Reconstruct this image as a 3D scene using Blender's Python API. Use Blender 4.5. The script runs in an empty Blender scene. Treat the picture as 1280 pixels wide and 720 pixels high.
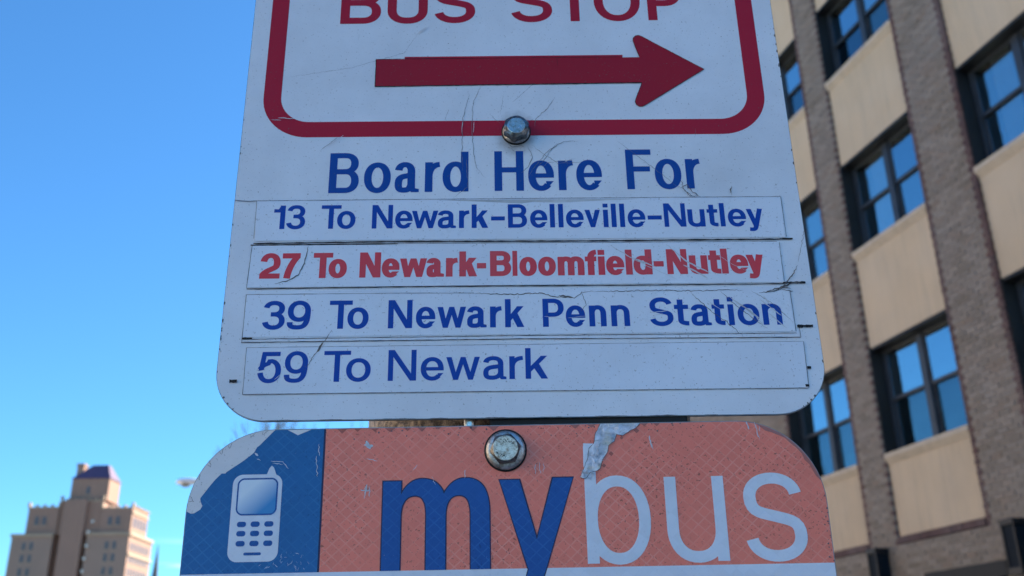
import bpy, math, random
from mathutils import Vector, Matrix, geometry
R_ = math.radians
SC = bpy.context.scene
COL = SC.collection
rnd = random.Random(7)
EYE = 2.1                       # camera height above the pavement

# ------------------------------------------------------------------ camera
cam = bpy.data.cameras.new('camera')
co = bpy.data.objects.new('camera', cam)
COL.objects.link(co)
co.matrix_world = Matrix(((0.99988989, 0.01483912, 0.0, 0),
                          (0.00560133, -0.37742862, -0.92602174, 0),
                          (-0.01374135, 0.92591978, -0.37747018, EYE),
                          (0, 0, 0, 1)))
cam.sensor_width = 36
cam.lens = 1222.4 / 1280 * 36
cam.clip_start = 0.02
cam.clip_end = 5000
cam.dof.use_dof = True
cam.dof.focus_distance = 0.50
cam.dof.aperture_fstop = 14.5
SC.camera = co

# ------------------------------------------------------------------ light
SUN_AZ, SUN_EL = 48.0, 33.0      # azimuth from +Y towards +X
w = bpy.data.worlds.new('World')
SC.world = w
w.use_nodes = True
nt = w.node_tree
bg = nt.nodes['Background']
sky = nt.nodes.new('ShaderNodeTexSky')
sky.sky_type = 'NISHITA'
sky.sun_disc = False
sky.sun_elevation = R_(SUN_EL)
sky.sun_rotation = R_(SUN_AZ)
sky.altitude = 50
sky.air_density = 1.0
sky.dust_density = 0.1
sky.ozone_density = 4.5
# low wisps of cloud close to the horizon
tc = nt.nodes.new('ShaderNodeTexCoord')
mp = nt.nodes.new('ShaderNodeMapping')
mp.inputs['Scale'].default_value = (3.0, 3.0, 26.0)
nz = nt.nodes.new('ShaderNodeTexNoise')
nz.inputs['Scale'].default_value = 3.1
nz.inputs['Detail'].default_value = 5
nt.links.new(tc.outputs['Generated'], mp.inputs['Vector'])
nt.links.new(mp.outputs['Vector'], nz.inputs['Vector'])
r1 = nt.nodes.new('ShaderNodeMapRange')
r1.inputs['From Min'].default_value = 0.56
r1.inputs['From Max'].default_value = 0.72
nt.links.new(nz.outputs['Fac'], r1.inputs['Value'])
sx = nt.nodes.new('ShaderNodeSeparateXYZ')
nt.links.new(tc.outputs['Generated'], sx.inputs['Vector'])
r2 = nt.nodes.new('ShaderNodeMapRange')
r2.inputs['From Min'].default_value = 0.135
r2.inputs['From Max'].default_value = 0.09
nt.links.new(sx.outputs['Z'], r2.inputs['Value'])
mu = nt.nodes.new('ShaderNodeMath'); mu.operation = 'MULTIPLY'
nt.links.new(r1.outputs[0], mu.inputs[0]); nt.links.new(r2.outputs[0], mu.inputs[1])
mx = nt.nodes.new('ShaderNodeMixRGB')
mx.inputs['Color2'].default_value = (9, 10, 11, 1)
nt.links.new(mu.outputs[0], mx.inputs['Fac'])
# the camera's colour rendering: a deeper, cleaner blue
tint = nt.nodes.new('ShaderNodeMixRGB'); tint.blend_type = 'MULTIPLY'; tint.inputs['Fac'].default_value = 1
tint.inputs['Color2'].default_value = (0.55, 1.01, 1.25, 1)
nt.links.new(sky.outputs['Color'], tint.inputs['Color1'])
nt.links.new(tint.outputs['Color'], mx.inputs['Color1'])
nt.links.new(mx.outputs['Color'], bg.inputs['Color'])
bg.inputs['Strength'].default_value = 0.058

sun = bpy.data.lights.new('sun', 'SUN')
sun.energy = 5.0
sun.angle = R_(0.5)
sun.color = (1.0, 0.90, 0.76)
so = bpy.data.objects.new('sun', sun)
COL.objects.link(so)
S = Vector((math.sin(R_(SUN_AZ)) * math.cos(R_(SUN_EL)), math.cos(R_(SUN_AZ)) * math.cos(R_(SUN_EL)), math.sin(R_(SUN_EL))))
so.rotation_euler = S.to_track_quat('Z', 'Y').to_euler()

SC.view_settings.view_transform = 'Standard'
SC.view_settings.look = 'None'
SC.view_settings.gamma = 1
SC.view_settings.exposure = 1.85
SC.render.engine = 'CYCLES'

# ------------------------------------------------------------------ helpers
def tag(o, label=None, cat=None, group=None, kind=None):
    if label: o['label'] = label
    if cat: o['category'] = cat
    if group: o['group'] = group
    if kind: o['kind'] = kind
    return o

def empty(name, loc=(0, 0, 0), rot=(0, 0, 0), **k):
    o = bpy.data.objects.new(name, None)
    COL.objects.link(o)
    o.empty_display_size = 0.1
    o.location = loc
    o.rotation_euler = rot
    return tag(o, **k)

def link(name, me, parent=None, loc=None):
    o = bpy.data.objects.new(name, me)
    COL.objects.link(o)
    if parent: o.parent = parent
    if loc: o.location = loc
    return o

class MB:
    """collects faces, then links them as one mesh object"""
    def __init__(s): s.v = []; s.f = []; s.m = []; s.sm = []
    def add(s, vs, fs, mi=0, smooth=False):
        k = len(s.v); s.v += [tuple(v) for v in vs]
        for f in fs: s.f.append(tuple(i + k for i in f)); s.m.append(mi); s.sm.append(smooth)
    def box(s, x0, x1, y0, y1, z0, z1, mi=0):
        if x0 > x1: x0, x1 = x1, x0
        if y0 > y1: y0, y1 = y1, y0
        if z0 > z1: z0, z1 = z1, z0
        s.add([(x0,y0,z0),(x1,y0,z0),(x1,y1,z0),(x0,y1,z0),(x0,y0,z1),(x1,y0,z1),(x1,y1,z1),(x0,y1,z1)],
              [(0,3,2,1),(4,5,6,7),(0,1,5,4),(1,2,6,5),(2,3,7,6),(3,0,4,7)], mi)
    def prism(s, pts, y0, y1, mi=0):           # polygon in xz pushed along y (y0 = front)
        n = len(pts)
        s.add([(x, y0, z) for x, z in pts] + [(x, y1, z) for x, z in pts],
              [tuple(range(n)), tuple(range(2*n-1, n-1, -1))] + [((i+1) % n, i, n+i, n+(i+1) % n) for i in range(n)], mi)
    def tube(s, a, b, r0, r1, n=8, mi=0, caps=True):
        a = Vector(a); b = Vector(b); d = (b-a).normalized()
        u = d.orthogonal().normalized(); w_ = d.cross(u)
        ring = lambda c, r: [c + (u*math.cos(t) + w_*math.sin(t))*r for t in [2*math.pi*i/n for i in range(n)]]
        fs = [(i, (i+1) % n, n+(i+1) % n, n+i) for i in range(n)]
        s.add(ring(a, r0)+ring(b, r1), fs, mi, True)
        if caps:
            s.add(ring(a, r0), [tuple(range(n-1, -1, -1))], mi); s.add(ring(b, r1), [tuple(range(n))], mi)
    def lathe(s, prof, n=32, mi=0, axis='z', smooth=True):
        k = len(prof); vs = []
        for i in range(n):
            t = 2*math.pi*i/n
            for r, h in prof:
                if axis == 'z': vs.append((r*math.cos(t), r*math.sin(t), h))
                else: vs.append((r*math.cos(t), h, r*math.sin(t)))
        fs = []
        for i in range(n):
            j = (i+1) % n
            for q in range(k-1):
                f = (i*k+q, j*k+q, j*k+q+1, i*k+q+1)
                fs.append(f if axis == 'z' else f[::-1])
        s.add(vs, fs, mi, smooth)
    def mesh(s, name, mats):
        me = bpy.data.meshes.new(name)
        me.from_pydata(s.v, [], s.f)
        for m in (mats if isinstance(mats, (list, tuple)) else [mats]): me.materials.append(m)
        me.polygons.foreach_set('material_index', s.m)
        me.polygons.foreach_set('use_smooth', s.sm)
        me.update()
        return me
    def build(s, name, mats, parent=None, loc=None):
        return link(name, s.mesh(name, mats), parent, loc)

def bevel(o, wd, seg=2):
    b = o.modifiers.new('bevel', 'BEVEL'); b.width = wd; b.segments = seg; b.limit_method = 'ANGLE'; b.angle_limit = R_(40)
    return o

# ------------------------------------------------------------------ materials
class N:
    """tiny node builder"""
    def __init__(s, name, base=(.5,.5,.5), rough=.6, metal=0, spec=.5):
        s.mat = bpy.data.materials.new(name); s.mat.use_nodes = True
        s.t = s.mat.node_tree; s.b = s.t.nodes['Principled BSDF']
        s.b.inputs['Base Color'].default_value = (*base, 1)
        s.b.inputs['Roughness'].default_value = rough
        s.b.inputs['Metallic'].default_value = metal
        s.b.inputs['Specular IOR Level'].default_value = spec
        s._co = None
    def n(s, kind, **k):
        nd = s.t.nodes.new('ShaderNode' + kind)
        for a, v in k.items():
            if a.startswith('_'): setattr(nd, a[1:], v)
            else: s.set(nd, a.replace('_', ' '), v)
        return nd
    def set(s, nd, key, v):
        if key.isdigit(): key = int(key)
        i = nd.inputs[key]
        if isinstance(v, bpy.types.NodeSocket): s.t.links.new(v, i)
        elif isinstance(v, tuple) and len(v) == 3 and i.type == 'RGBA': i.default_value = (*v, 1)
        else: i.default_value = v
    def co(s, scale=(1,1,1)):
        if not s._co: s._co = s.t.nodes.new('ShaderNodeTexCoord')
        m = s.t.nodes.new('ShaderNodeMapping'); m.inputs['Scale'].default_value = scale
        s.t.links.new(s._co.outputs['Object'], m.inputs['Vector'])
        return m.outputs[0]
    def noise(s, sc, det=4, rough=.6, vscale=(1,1,1), dist=0):
        return s.n('TexNoise', Vector=s.co(vscale), Scale=sc, Detail=det, Roughness=rough, Distortion=dist).outputs['Fac']
    def rng(s, v, a, b, c=0., d=1.):
        q = s.t.nodes.new('ShaderNodeMapRange')
        s.t.links.new(v, q.inputs[0])
        for i, x in enumerate((a, b, c, d)): q.inputs[i+1].default_value = x
        return q.outputs[0]
    def math(s, op, a, b=0., c=0.):
        q = s.t.nodes.new('ShaderNodeMath'); q.operation = op
        for i, x in enumerate((a, b, c)):
            if isinstance(x, bpy.types.NodeSocket): s.t.links.new(x, q.inputs[i])
            else: q.inputs[i].default_value = x
        return q.outputs[0]
    def mix(s, f, a, b):
        q = s.t.nodes.new('ShaderNodeMixRGB')
        for i, x in enumerate((f, a, b)):
            if isinstance(x, bpy.types.NodeSocket): s.t.links.new(x, q.inputs[i])
            elif isinstance(x, tuple): q.inputs[i].default_value = (*x, 1)
            else: q.inputs[i].default_value = x
        return q.outputs[0]
    def col(s, v): s.t.links.new(v, s.b.inputs['Base Color']); return s
    def rgh(s, v): s.t.links.new(v, s.b.inputs['Roughness']); return s
    def bump(s, h, st=.3, d=.001):
        q = s.n('Bump', Strength=st, Distance=d, Height=h)
        s.t.links.new(q.outputs[0], s.b.inputs['Normal']); return s
    def xyz(s):
        q = s.t.nodes.new('ShaderNodeSeparateXYZ'); s.t.links.new(s.co(), q.inputs[0]); return q.outputs

def film(name, base, rough=.38, dirt=.12, spec=.5, bolts=(), grey=(.30,.28,.27)):
    """weathered sign film: faint blotches, specks, fine orange-peel"""
    m = N(name, base, rough, 0, spec)
    c = m.mix(m.math('MULTIPLY', m.rng(m.noise(14, 6, .65), .38, .75), dirt*1.6), base, grey)
    sp = m.rng(m.noise(900, 2, .6), .655, .72)
    c = m.mix(m.math('MULTIPLY', sp, .55), c, (.12,.11,.10))
    sc = m.rng(m.noise(500, 3, .7, (1, 1, .04), 1.0), .72, .80)
    c = m.mix(m.math('MULTIPLY', sc, dirt), c, (.2,.2,.2))
    for bx, bz, rad, am in bolts:
        o = m.xyz()
        dx = m.math('SUBTRACT', o[0], bx); dz = m.math('MULTIPLY', m.math('SUBTRACT', o[2], bz), .8)
        d = m.math('SQRT', m.math('ADD', m.math('MULTIPLY', dx, dx), m.math('MULTIPLY', dz, dz)))
        d = m.math('ADD', d, m.rng(m.noise(160, 5, .7), 0, 1, -.004, .004))
        f = m.math('MULTIPLY', m.rng(d, rad, rad*.55), am)
        c = m.mix(f, c, (.05,.04,.035))
    m.col(c)
    m.rgh(m.rng(m.noise(60, 5, .7), .3, .7, rough-.08, rough+.14))
    m.bump(m.noise(420, 3, .6), .06, .0004)
    return m

def prismatic(name, base, line, spk=.6, rough=.34, lat=.5):
    """diamond-grade reflective sheeting: diamond lattice, pits and wear"""
    m = N(name, base, rough, 0, .3)
    o = m.xyz()
    wob = m.rng(m.noise(30, 3), 0, 1, -.0005, .0005)
    X = m.math('DIVIDE', m.math('ADD', o[0], wob), .0064); Z = m.math('DIVIDE', o[2], .0058)
    def edge(v): return m.math('ABSOLUTE', m.math('SUBTRACT', m.math('FRACT', m.math('ADD', v, 100.)), .5))
    e = m.math('MINIMUM', edge(m.math('ADD', X, Z)), edge(m.math('SUBTRACT', X, Z)))
    ln = m.rng(e, .085, .035)
    ln = m.math('MULTIPLY', ln, m.rng(m.noise(32, 5, .65), .40, .60, .12*lat, lat*1.15))
    bl = m.rng(m.noise(22, 5, .6), .3, .72)
    c = m.mix(m.math('MULTIPLY', bl, .35), base, tuple(x*.72 for x in base))
    # every diamond cell has its own slight tone
    cx = m.math('FLOOR', m.math('ADD', m.math('ADD', X, Z), 100.5)); cz = m.math('FLOOR', m.math('ADD', m.math('SUBTRACT', X, Z), 100.5))
    cb = m.n('CombineXYZ', X=cx, Y=cz).outputs[0]
    wn = m.n('TexWhiteNoise', Vector=cb).outputs['Value']
    c = m.mix(m.math('MULTIPLY', wn, .16), c, tuple(x*.6 for x in base))
    c = m.mix(m.math('MULTIPLY', ln, .8), c, line)
    pit = m.rng(m.noise(760, 3, .65), .60, .65)
    pit = m.math('MULTIPLY', pit, m.rng(m.noise(26, 3, .6), .36, .60))
    c = m.mix(m.math('MULTIPLY', pit, spk), c, tuple(x*.30 for x in base))
    wht = m.math('MULTIPLY', m.rng(m.noise(900, 3, .7), .70, .76), .35)
    c = m.mix(wht, c, (.6,.6,.62))
    m.col(c)
    m.bump(m.math('ADD', m.math('MULTIPLY', ln, -.6), m.math('MULTIPLY', pit, -1.)), .25, .0003)
    return m

def plain(name, base, rough=.6, metal=0, var=.25, sc=6, spec=.4, vs=(1,1,1), bumpd=0, bsc=60):
    m = N(name, base, rough, metal, spec)
    m.col(m.mix(m.rng(m.noise(sc, 6, .62, vs), .3, .7), tuple(x*(1-var) for x in base), tuple(min(1, x*(1+var*.6)) for x in base)))
    if bumpd: m.bump(m.noise(bsc, 4, .6), .5, bumpd)
    return m.mat

def brick_mat(name, cols, rough=.75):
    m = N(name, cols[0], rough, 0, .3)
    ri = m.n('NewGeometry').outputs['Random Per Island']
    rp = m.t.nodes.new('ShaderNodeValToRGB'); m.t.links.new(ri, rp.inputs[0])
    el = rp.color_ramp.elements
    while len(el) < len(cols): el.new(.5)
    for i, c in enumerate(cols): el[i].position = i/(len(cols)-1); el[i].color = (*c, 1)
    c = m.mix(m.math('MULTIPLY', m.rng(m.noise(40, 5, .7), .35, .7), .45), rp.outputs[0], tuple(x*.55 for x in cols[0]))
    c = m.mix(m.math('MULTIPLY', m.rng(m.noise(.9, 4, .6), .4, .7), .22), c, (.26,.25,.25))
    m.col(c).bump(m.noise(90, 4, .7), .4, .002)
    return m.mat

M = {}
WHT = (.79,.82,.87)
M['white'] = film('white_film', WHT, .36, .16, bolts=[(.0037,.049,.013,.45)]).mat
M['sheet'] = film('label_sheet', (.78,.83,.91), .30, .10).mat
M['sheet_dull'] = film('label_sheet_plain', (.76,.81,.89), .34, .14).mat
M['red'] = film('red_film', (.46,.012,.035), .42, .10, .22, grey=(.2,.02,.04)).mat
M['arrowred'] = film('arrow_red_film', (.38,.010,.025), .42, .10, .22, grey=(.2,.02,.04)).mat
M['navy'] = film('blue_print', (.003,.065,.33), .42, .10, .25, grey=(.03,.09,.3)).mat
M['royal'] = film('royal_blue_print', (.003,.06,.38), .42, .06, .25, grey=(.02,.06,.3)).mat
M['rered'] = film('route_red_print', (.74,.05,.07), .42, .2, .25, grey=(.6,.22,.22)).mat
M['orange'] = prismatic('orange_reflective', (1.0,.25,.17), (1.0,.47,.38), .85, lat=.40).mat
M['blue'] = prismatic('blue_reflective', (.014,.145,.40), (.06,.27,.55), .4, lat=.34).mat
M['bblue'] = prismatic('letter_blue_reflective', (.010,.095,.37), (.035,.19,.52), .4, lat=.40).mat
M['wref'] = prismatic('white_reflective', (.78,.83,.92), (.66,.73,.85), .12, lat=.5).mat
M['outline'] = plain('navy_outline', (.012,.014,.07), .4, 0, .1)
M['peel'] = film('exposed_white_layer', (.80,.80,.82), .5, .22).mat
def foil():
    m = N('torn_silver_foil', (.5,.52,.55), .38, .35, .5)
    h = m.noise(150, 5, .65, dist=1.2)
    f = m.noise(420, 4, .7)
    c = m.mix(m.rng(h, .38, .60), (.46,.49,.55), (.80,.84,.92))
    c = m.mix(m.math('MULTIPLY', m.rng(f, .62, .70), .55), c, (.22,.21,.20))
    c = m.mix(m.math('MULTIPLY', m.rng(m.noise(80, 2), .56, .66), .6), c, (.66,.62,.48))
    m.col(c).bump(m.math('ADD', h, m.math('MULTIPLY', f, .4)), .9, .0016)
    return m.mat
M['foil'] = foil()
M['crack'] = plain('crack_dirt', (.13,.125,.125), .8, 0, .5, 300)
M['hair'] = plain('hairline_dirt', (.20,.21,.23), .8, 0, .5, 300)
M['black'] = plain('black_adhesive', (.012,.011,.012), .7, 0, .3, 200)
M['alu'] = plain('aluminium_sheet_edge', (.30,.30,.31), .45, .8, .4, 120)
M['scuff'] = film('light_scuff', (.66,.68,.72), .45, .2).mat
def boltmat(name, c1, c2, r, sc=420):
    m = N(name, c1, r, .95, .5)
    n_ = m.noise(sc, 5, .7)
    m.col(m.mix(m.rng(n_, .42, .66), c1, c2)); m.rgh(m.rng(n_, .35, .7, r, r+.25)); m.bump(n_, .25, .0003)
    return m.mat
M['steel'] = boltmat('bolt_steel', (.62,.61,.58), (.30,.27,.22), .22)
M['worn_steel'] = boltmat('worn_bolt_steel', (.80,.72,.60), (.34,.26,.18), .42, 700)
M['dark_steel'] = boltmat('dark_washer_steel', (.60,.60,.59), (.24,.22,.19), .34)
M['bolt_shade'] = boltmat('shaded_bolt_flank', (.24,.235,.23), (.07,.06,.055), .25)  # bolt steel darkened: shade on the head's flanks painted into the colour
M['rubber'] = plain('rubber_washer', (.012,.012,.012), .6)  # also colours the box that paints shade in the gap between the signs
def poleM():
    m = N('hammered_brown_paint', (.10,.075,.05), .5, .25, .5)
    v = m.noise(260, 4, .7)
    m.col(m.mix(m.rng(v, .40, .62), (.035,.025,.018), (.36,.28,.20))).bump(v, 1., .0014)
    return m.mat
M['pole'] = poleM()
M['stamp'] = plain('stamped_mark', (.03,.026,.022), .7)
# screen of the printed handset: a printed blend from pale to blue
def screenM():
    m = N('printed_screen_blend', (.1,.2,.4), .34)
    o = m.xyz()
    t = m.math('ADD', m.math('MULTIPLY', o[0], 40.), m.math('MULTIPLY', o[2], -44.))
    m.col(m.mix(m.rng(t, -5.72, -5.02), (.72,.80,.88), (.03,.24,.56)))
    return m.mat
M['screen'] = screenM()
M['panel'] = None
def stucco():
    m = N('tan_stucco', (.50,.40,.28), .9, 0, .2)
    c = m.mix(m.rng(m.noise(1.3, 5, .6), .35, .7), (.60,.46,.31), (.54,.42,.29))
    c = m.mix(m.math('MULTIPLY', m.rng(m.noise(3, 4, .6, (2.5,2.5,.25)), .5, .75), .35), c, (.36,.30,.22))
    oi = m.n('ObjectInfo').outputs['Random']
    c = m.mix(m.math('MULTIPLY', oi, .30), c, (.42,.345,.255))
    st_ = m.math('MULTIPLY', m.rng(m.noise(1.6, 5, .7, (5,5,.35)), .52, .70), .30)
    c = m.mix(st_, c, (.30,.26,.21))
    c = m.mix(m.math('MULTIPLY', m.rng(m.noise(.7, 4, .6), .45, .65), .22), c, (.62,.53,.42))
    m.col(c).bump(m.noise(70, 5, .7), .4, .004)
    return m.mat
M['panel'] = stucco()
M['sill'] = plain('cast_stone_sill', (.50,.42,.32), .8, 0, .15, 5)
M['brick'] = brick_mat('grey_brown_brick', [(.225,.18,.14),(.27,.23,.19),(.19,.155,.12),(.31,.265,.22),(.24,.18,.135)])
M['dbrick'] = brick_mat('dark_red_brick', [(.10,.055,.050),(.13,.07,.062),(.085,.05,.048),(.15,.09,.08)])
M['mortar'] = plain('mortar', (.25,.22,.19), .95, 0, .2, 12)
M['frame'] = plain('slate_window_frame', (.035,.045,.06), .45, .1, .2)
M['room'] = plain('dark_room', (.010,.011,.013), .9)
M['curtain'] = plain('pale_curtain', (.90,.90,.86), .9, 0, .3, 9, vs=(6,6,.3))
M['lampblack'] = plain('black_lamp_metal', (.015,.016,.02), .4, .3)
M['asphalt'] = plain('asphalt', (.05,.05,.052), .9, 0, .3, 30, bumpd=.004, bsc=200)
M['concrete'] = plain('pavement_concrete', (.33,.32,.30), .9, 0, .18, 3, bumpd=.002, bsc=150)
M['kerb'] = plain('granite_kerb', (.30,.30,.29), .8, 0, .2, 20)
M['grass'] = plain('pale_winter_ground', (.24,.22,.17), .95, 0, .4, 4)
M['tower'] = None
def towerM():
    m = N('buff_brick_tower', (.36,.25,.18), .9, 0, .2)
    c = m.mix(m.rng(m.noise(.25, 5, .6), .35, .7), (.33,.205,.155), (.27,.175,.135))
    b = m.n('TexBrick', Vector=m.co((1,1,1)), Scale=1.2, Color1=(.34,.21,.16), Color2=(.27,.175,.13), Mortar=(.34,.27,.22)).outputs['Color']
    m.col(m.mix(.35, c, b))
    return m.mat
M['tower'] = towerM()
M['cream'] = plain('cream_render', (.72,.62,.48), .9, 0, .1, 1)
M['buff'] = plain('buff_brick_render', (.62,.48,.34), .9, 0, .12, 2)
M['trim'] = plain('tower_stone_trim', (.38,.28,.20), .85, 0, .15, 1)
M['slate'] = plain('purple_slate_roof', (.10,.065,.13), .7, 0, .3, 1.5)
M['twin'] = plain('tower_window_glass', (.10,.085,.085), .2, 0, .2)
M['bark'] = plain('grey_bark', (.09,.075,.062), .95, 0, .3, 12)
M['galv'] = plain('pale_lamp_metal', (.72,.74,.76), .45, .4, .15)
M['lens'] = plain('lamp_lens', (.25,.27,.27), .2)
def glassM(name, tint, refl, base=0.):
    m = N(name, tint, .03, 0, 1.)
    g = m.n('BsdfGlossy', Color=(.76,.93,1.0), Roughness=.02)
    t = m.n('BsdfTransparent', Color=tint)
    oi = m.n('ObjectInfo').outputs['Random']
    wv = m.n('TexNoise', Vector=m.co(), Scale=1.7, Detail=1.5).outputs['Fac']
    bp = m.n('Bump', Strength=.35, Distance=.02, Height=wv)
    m.t.links.new(bp.outputs[0], g.inputs['Normal'])
    m.t.links.new(m.mix(oi, (.66,.86,.95), (.84,.98,1.0)), g.inputs['Color'])
    f = m.n('Fresnel', IOR=1.5).outputs[0]
    ff = m.math('MINIMUM', m.math('ADD', m.math('MULTIPLY', f, refl), base), .92)
    x = m.t.nodes.new('ShaderNodeMixShader')
    m.t.links.new(ff, x.inputs[0]); m.t.links.new(t.outputs[0], x.inputs[1]); m.t.links.new(g.outputs[0], x.inputs[2])
    m.t.links.new(x.outputs[0], m.t.nodes['Material Output'].inputs['Surface'])
    return m.mat
M['glass'] = glassM('coated_glass', (.80,.84,.86), 3.5, .34)
M['glass_clear'] = glassM('clear_glass', (.94,.97,.98), 2.6, .30)
M['glass_low'] = glassM('screened_glass', (.74,.80,.82), 1.8, .07)
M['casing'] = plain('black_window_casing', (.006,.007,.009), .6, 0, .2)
# ------------------------------------------------------------------ lettering
# every letter is drawn from its strokes; a broad pen gives upright and flat strokes their own weight
def arc(cx, cy, rx, ry, a0, a1, p=2.25, n=None):
    n = n or max(4, int(abs(a1-a0)/9)); out = []
    for i in range(n+1):
        t = R_(a0+(a1-a0)*i/n); c, s = math.cos(t), math.sin(t)
        out.append((cx+rx*math.copysign(abs(c)**(2/p), c), cy+ry*math.copysign(abs(s)**(2/p), s)))
    return out
def bez(p0, p1, p2, p3, n=9):
    o = []
    for i in range(n+1):
        t = i/n; u = 1-t
        o.append(tuple(u*u*u*a+3*u*u*t*b+3*u*t*t*c+t*t*t*d for a, b, c, d in zip(p0, p1, p2, p3)))
    return o
class Pen:
    def __init__(s, sv, sh): s.sv = sv; s.sh = sh; s.q = []
    def path(s, pts, closed=False, k=1.0, kh=1.0):
        P = [pts[0]]
        for p in pts[1:]:
            if abs(p[0]-P[-1][0])+abs(p[1]-P[-1][1]) > 1e-4: P.append(p)
        if closed and abs(P[0][0]-P[-1][0])+abs(P[0][1]-P[-1][1]) < 1e-3: P.pop()
        n = len(P); L = []; Rr = []
        for i in range(n):
            if closed: a, b = P[i-1], P[(i+1) % n]
            else: a, b = P[max(0, i-1)], P[min(n-1, i+1)]
            tx, ty = b[0]-a[0], b[1]-a[1]; l = math.hypot(tx, ty) or 1
            nx, ny = -ty/l, tx/l
            ox, oy = nx*s.sv/2*k, ny*s.sh/2*kh
            L.append((P[i][0]+ox, P[i][1]+oy)); Rr.append((P[i][0]-ox, P[i][1]-oy))
        for i in range(n if closed else n-1):
            j = (i+1) % n
            s.poly([L[i], Rr[i], Rr[j], L[j]])
    def poly(s, pts):
        a = sum(pts[i][0]*pts[(i+1) % len(pts)][1]-pts[(i+1) % len(pts)][0]*pts[i][1] for i in range(len(pts)))
        if abs(a) < 1e-9: return
        s.q.append(pts if a > 0 else pts[::-1])
    def rect(s, x0, y0, x1, y1): s.poly([(x0,y0),(x1,y0),(x1,y1),(x0,y1)])

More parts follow.
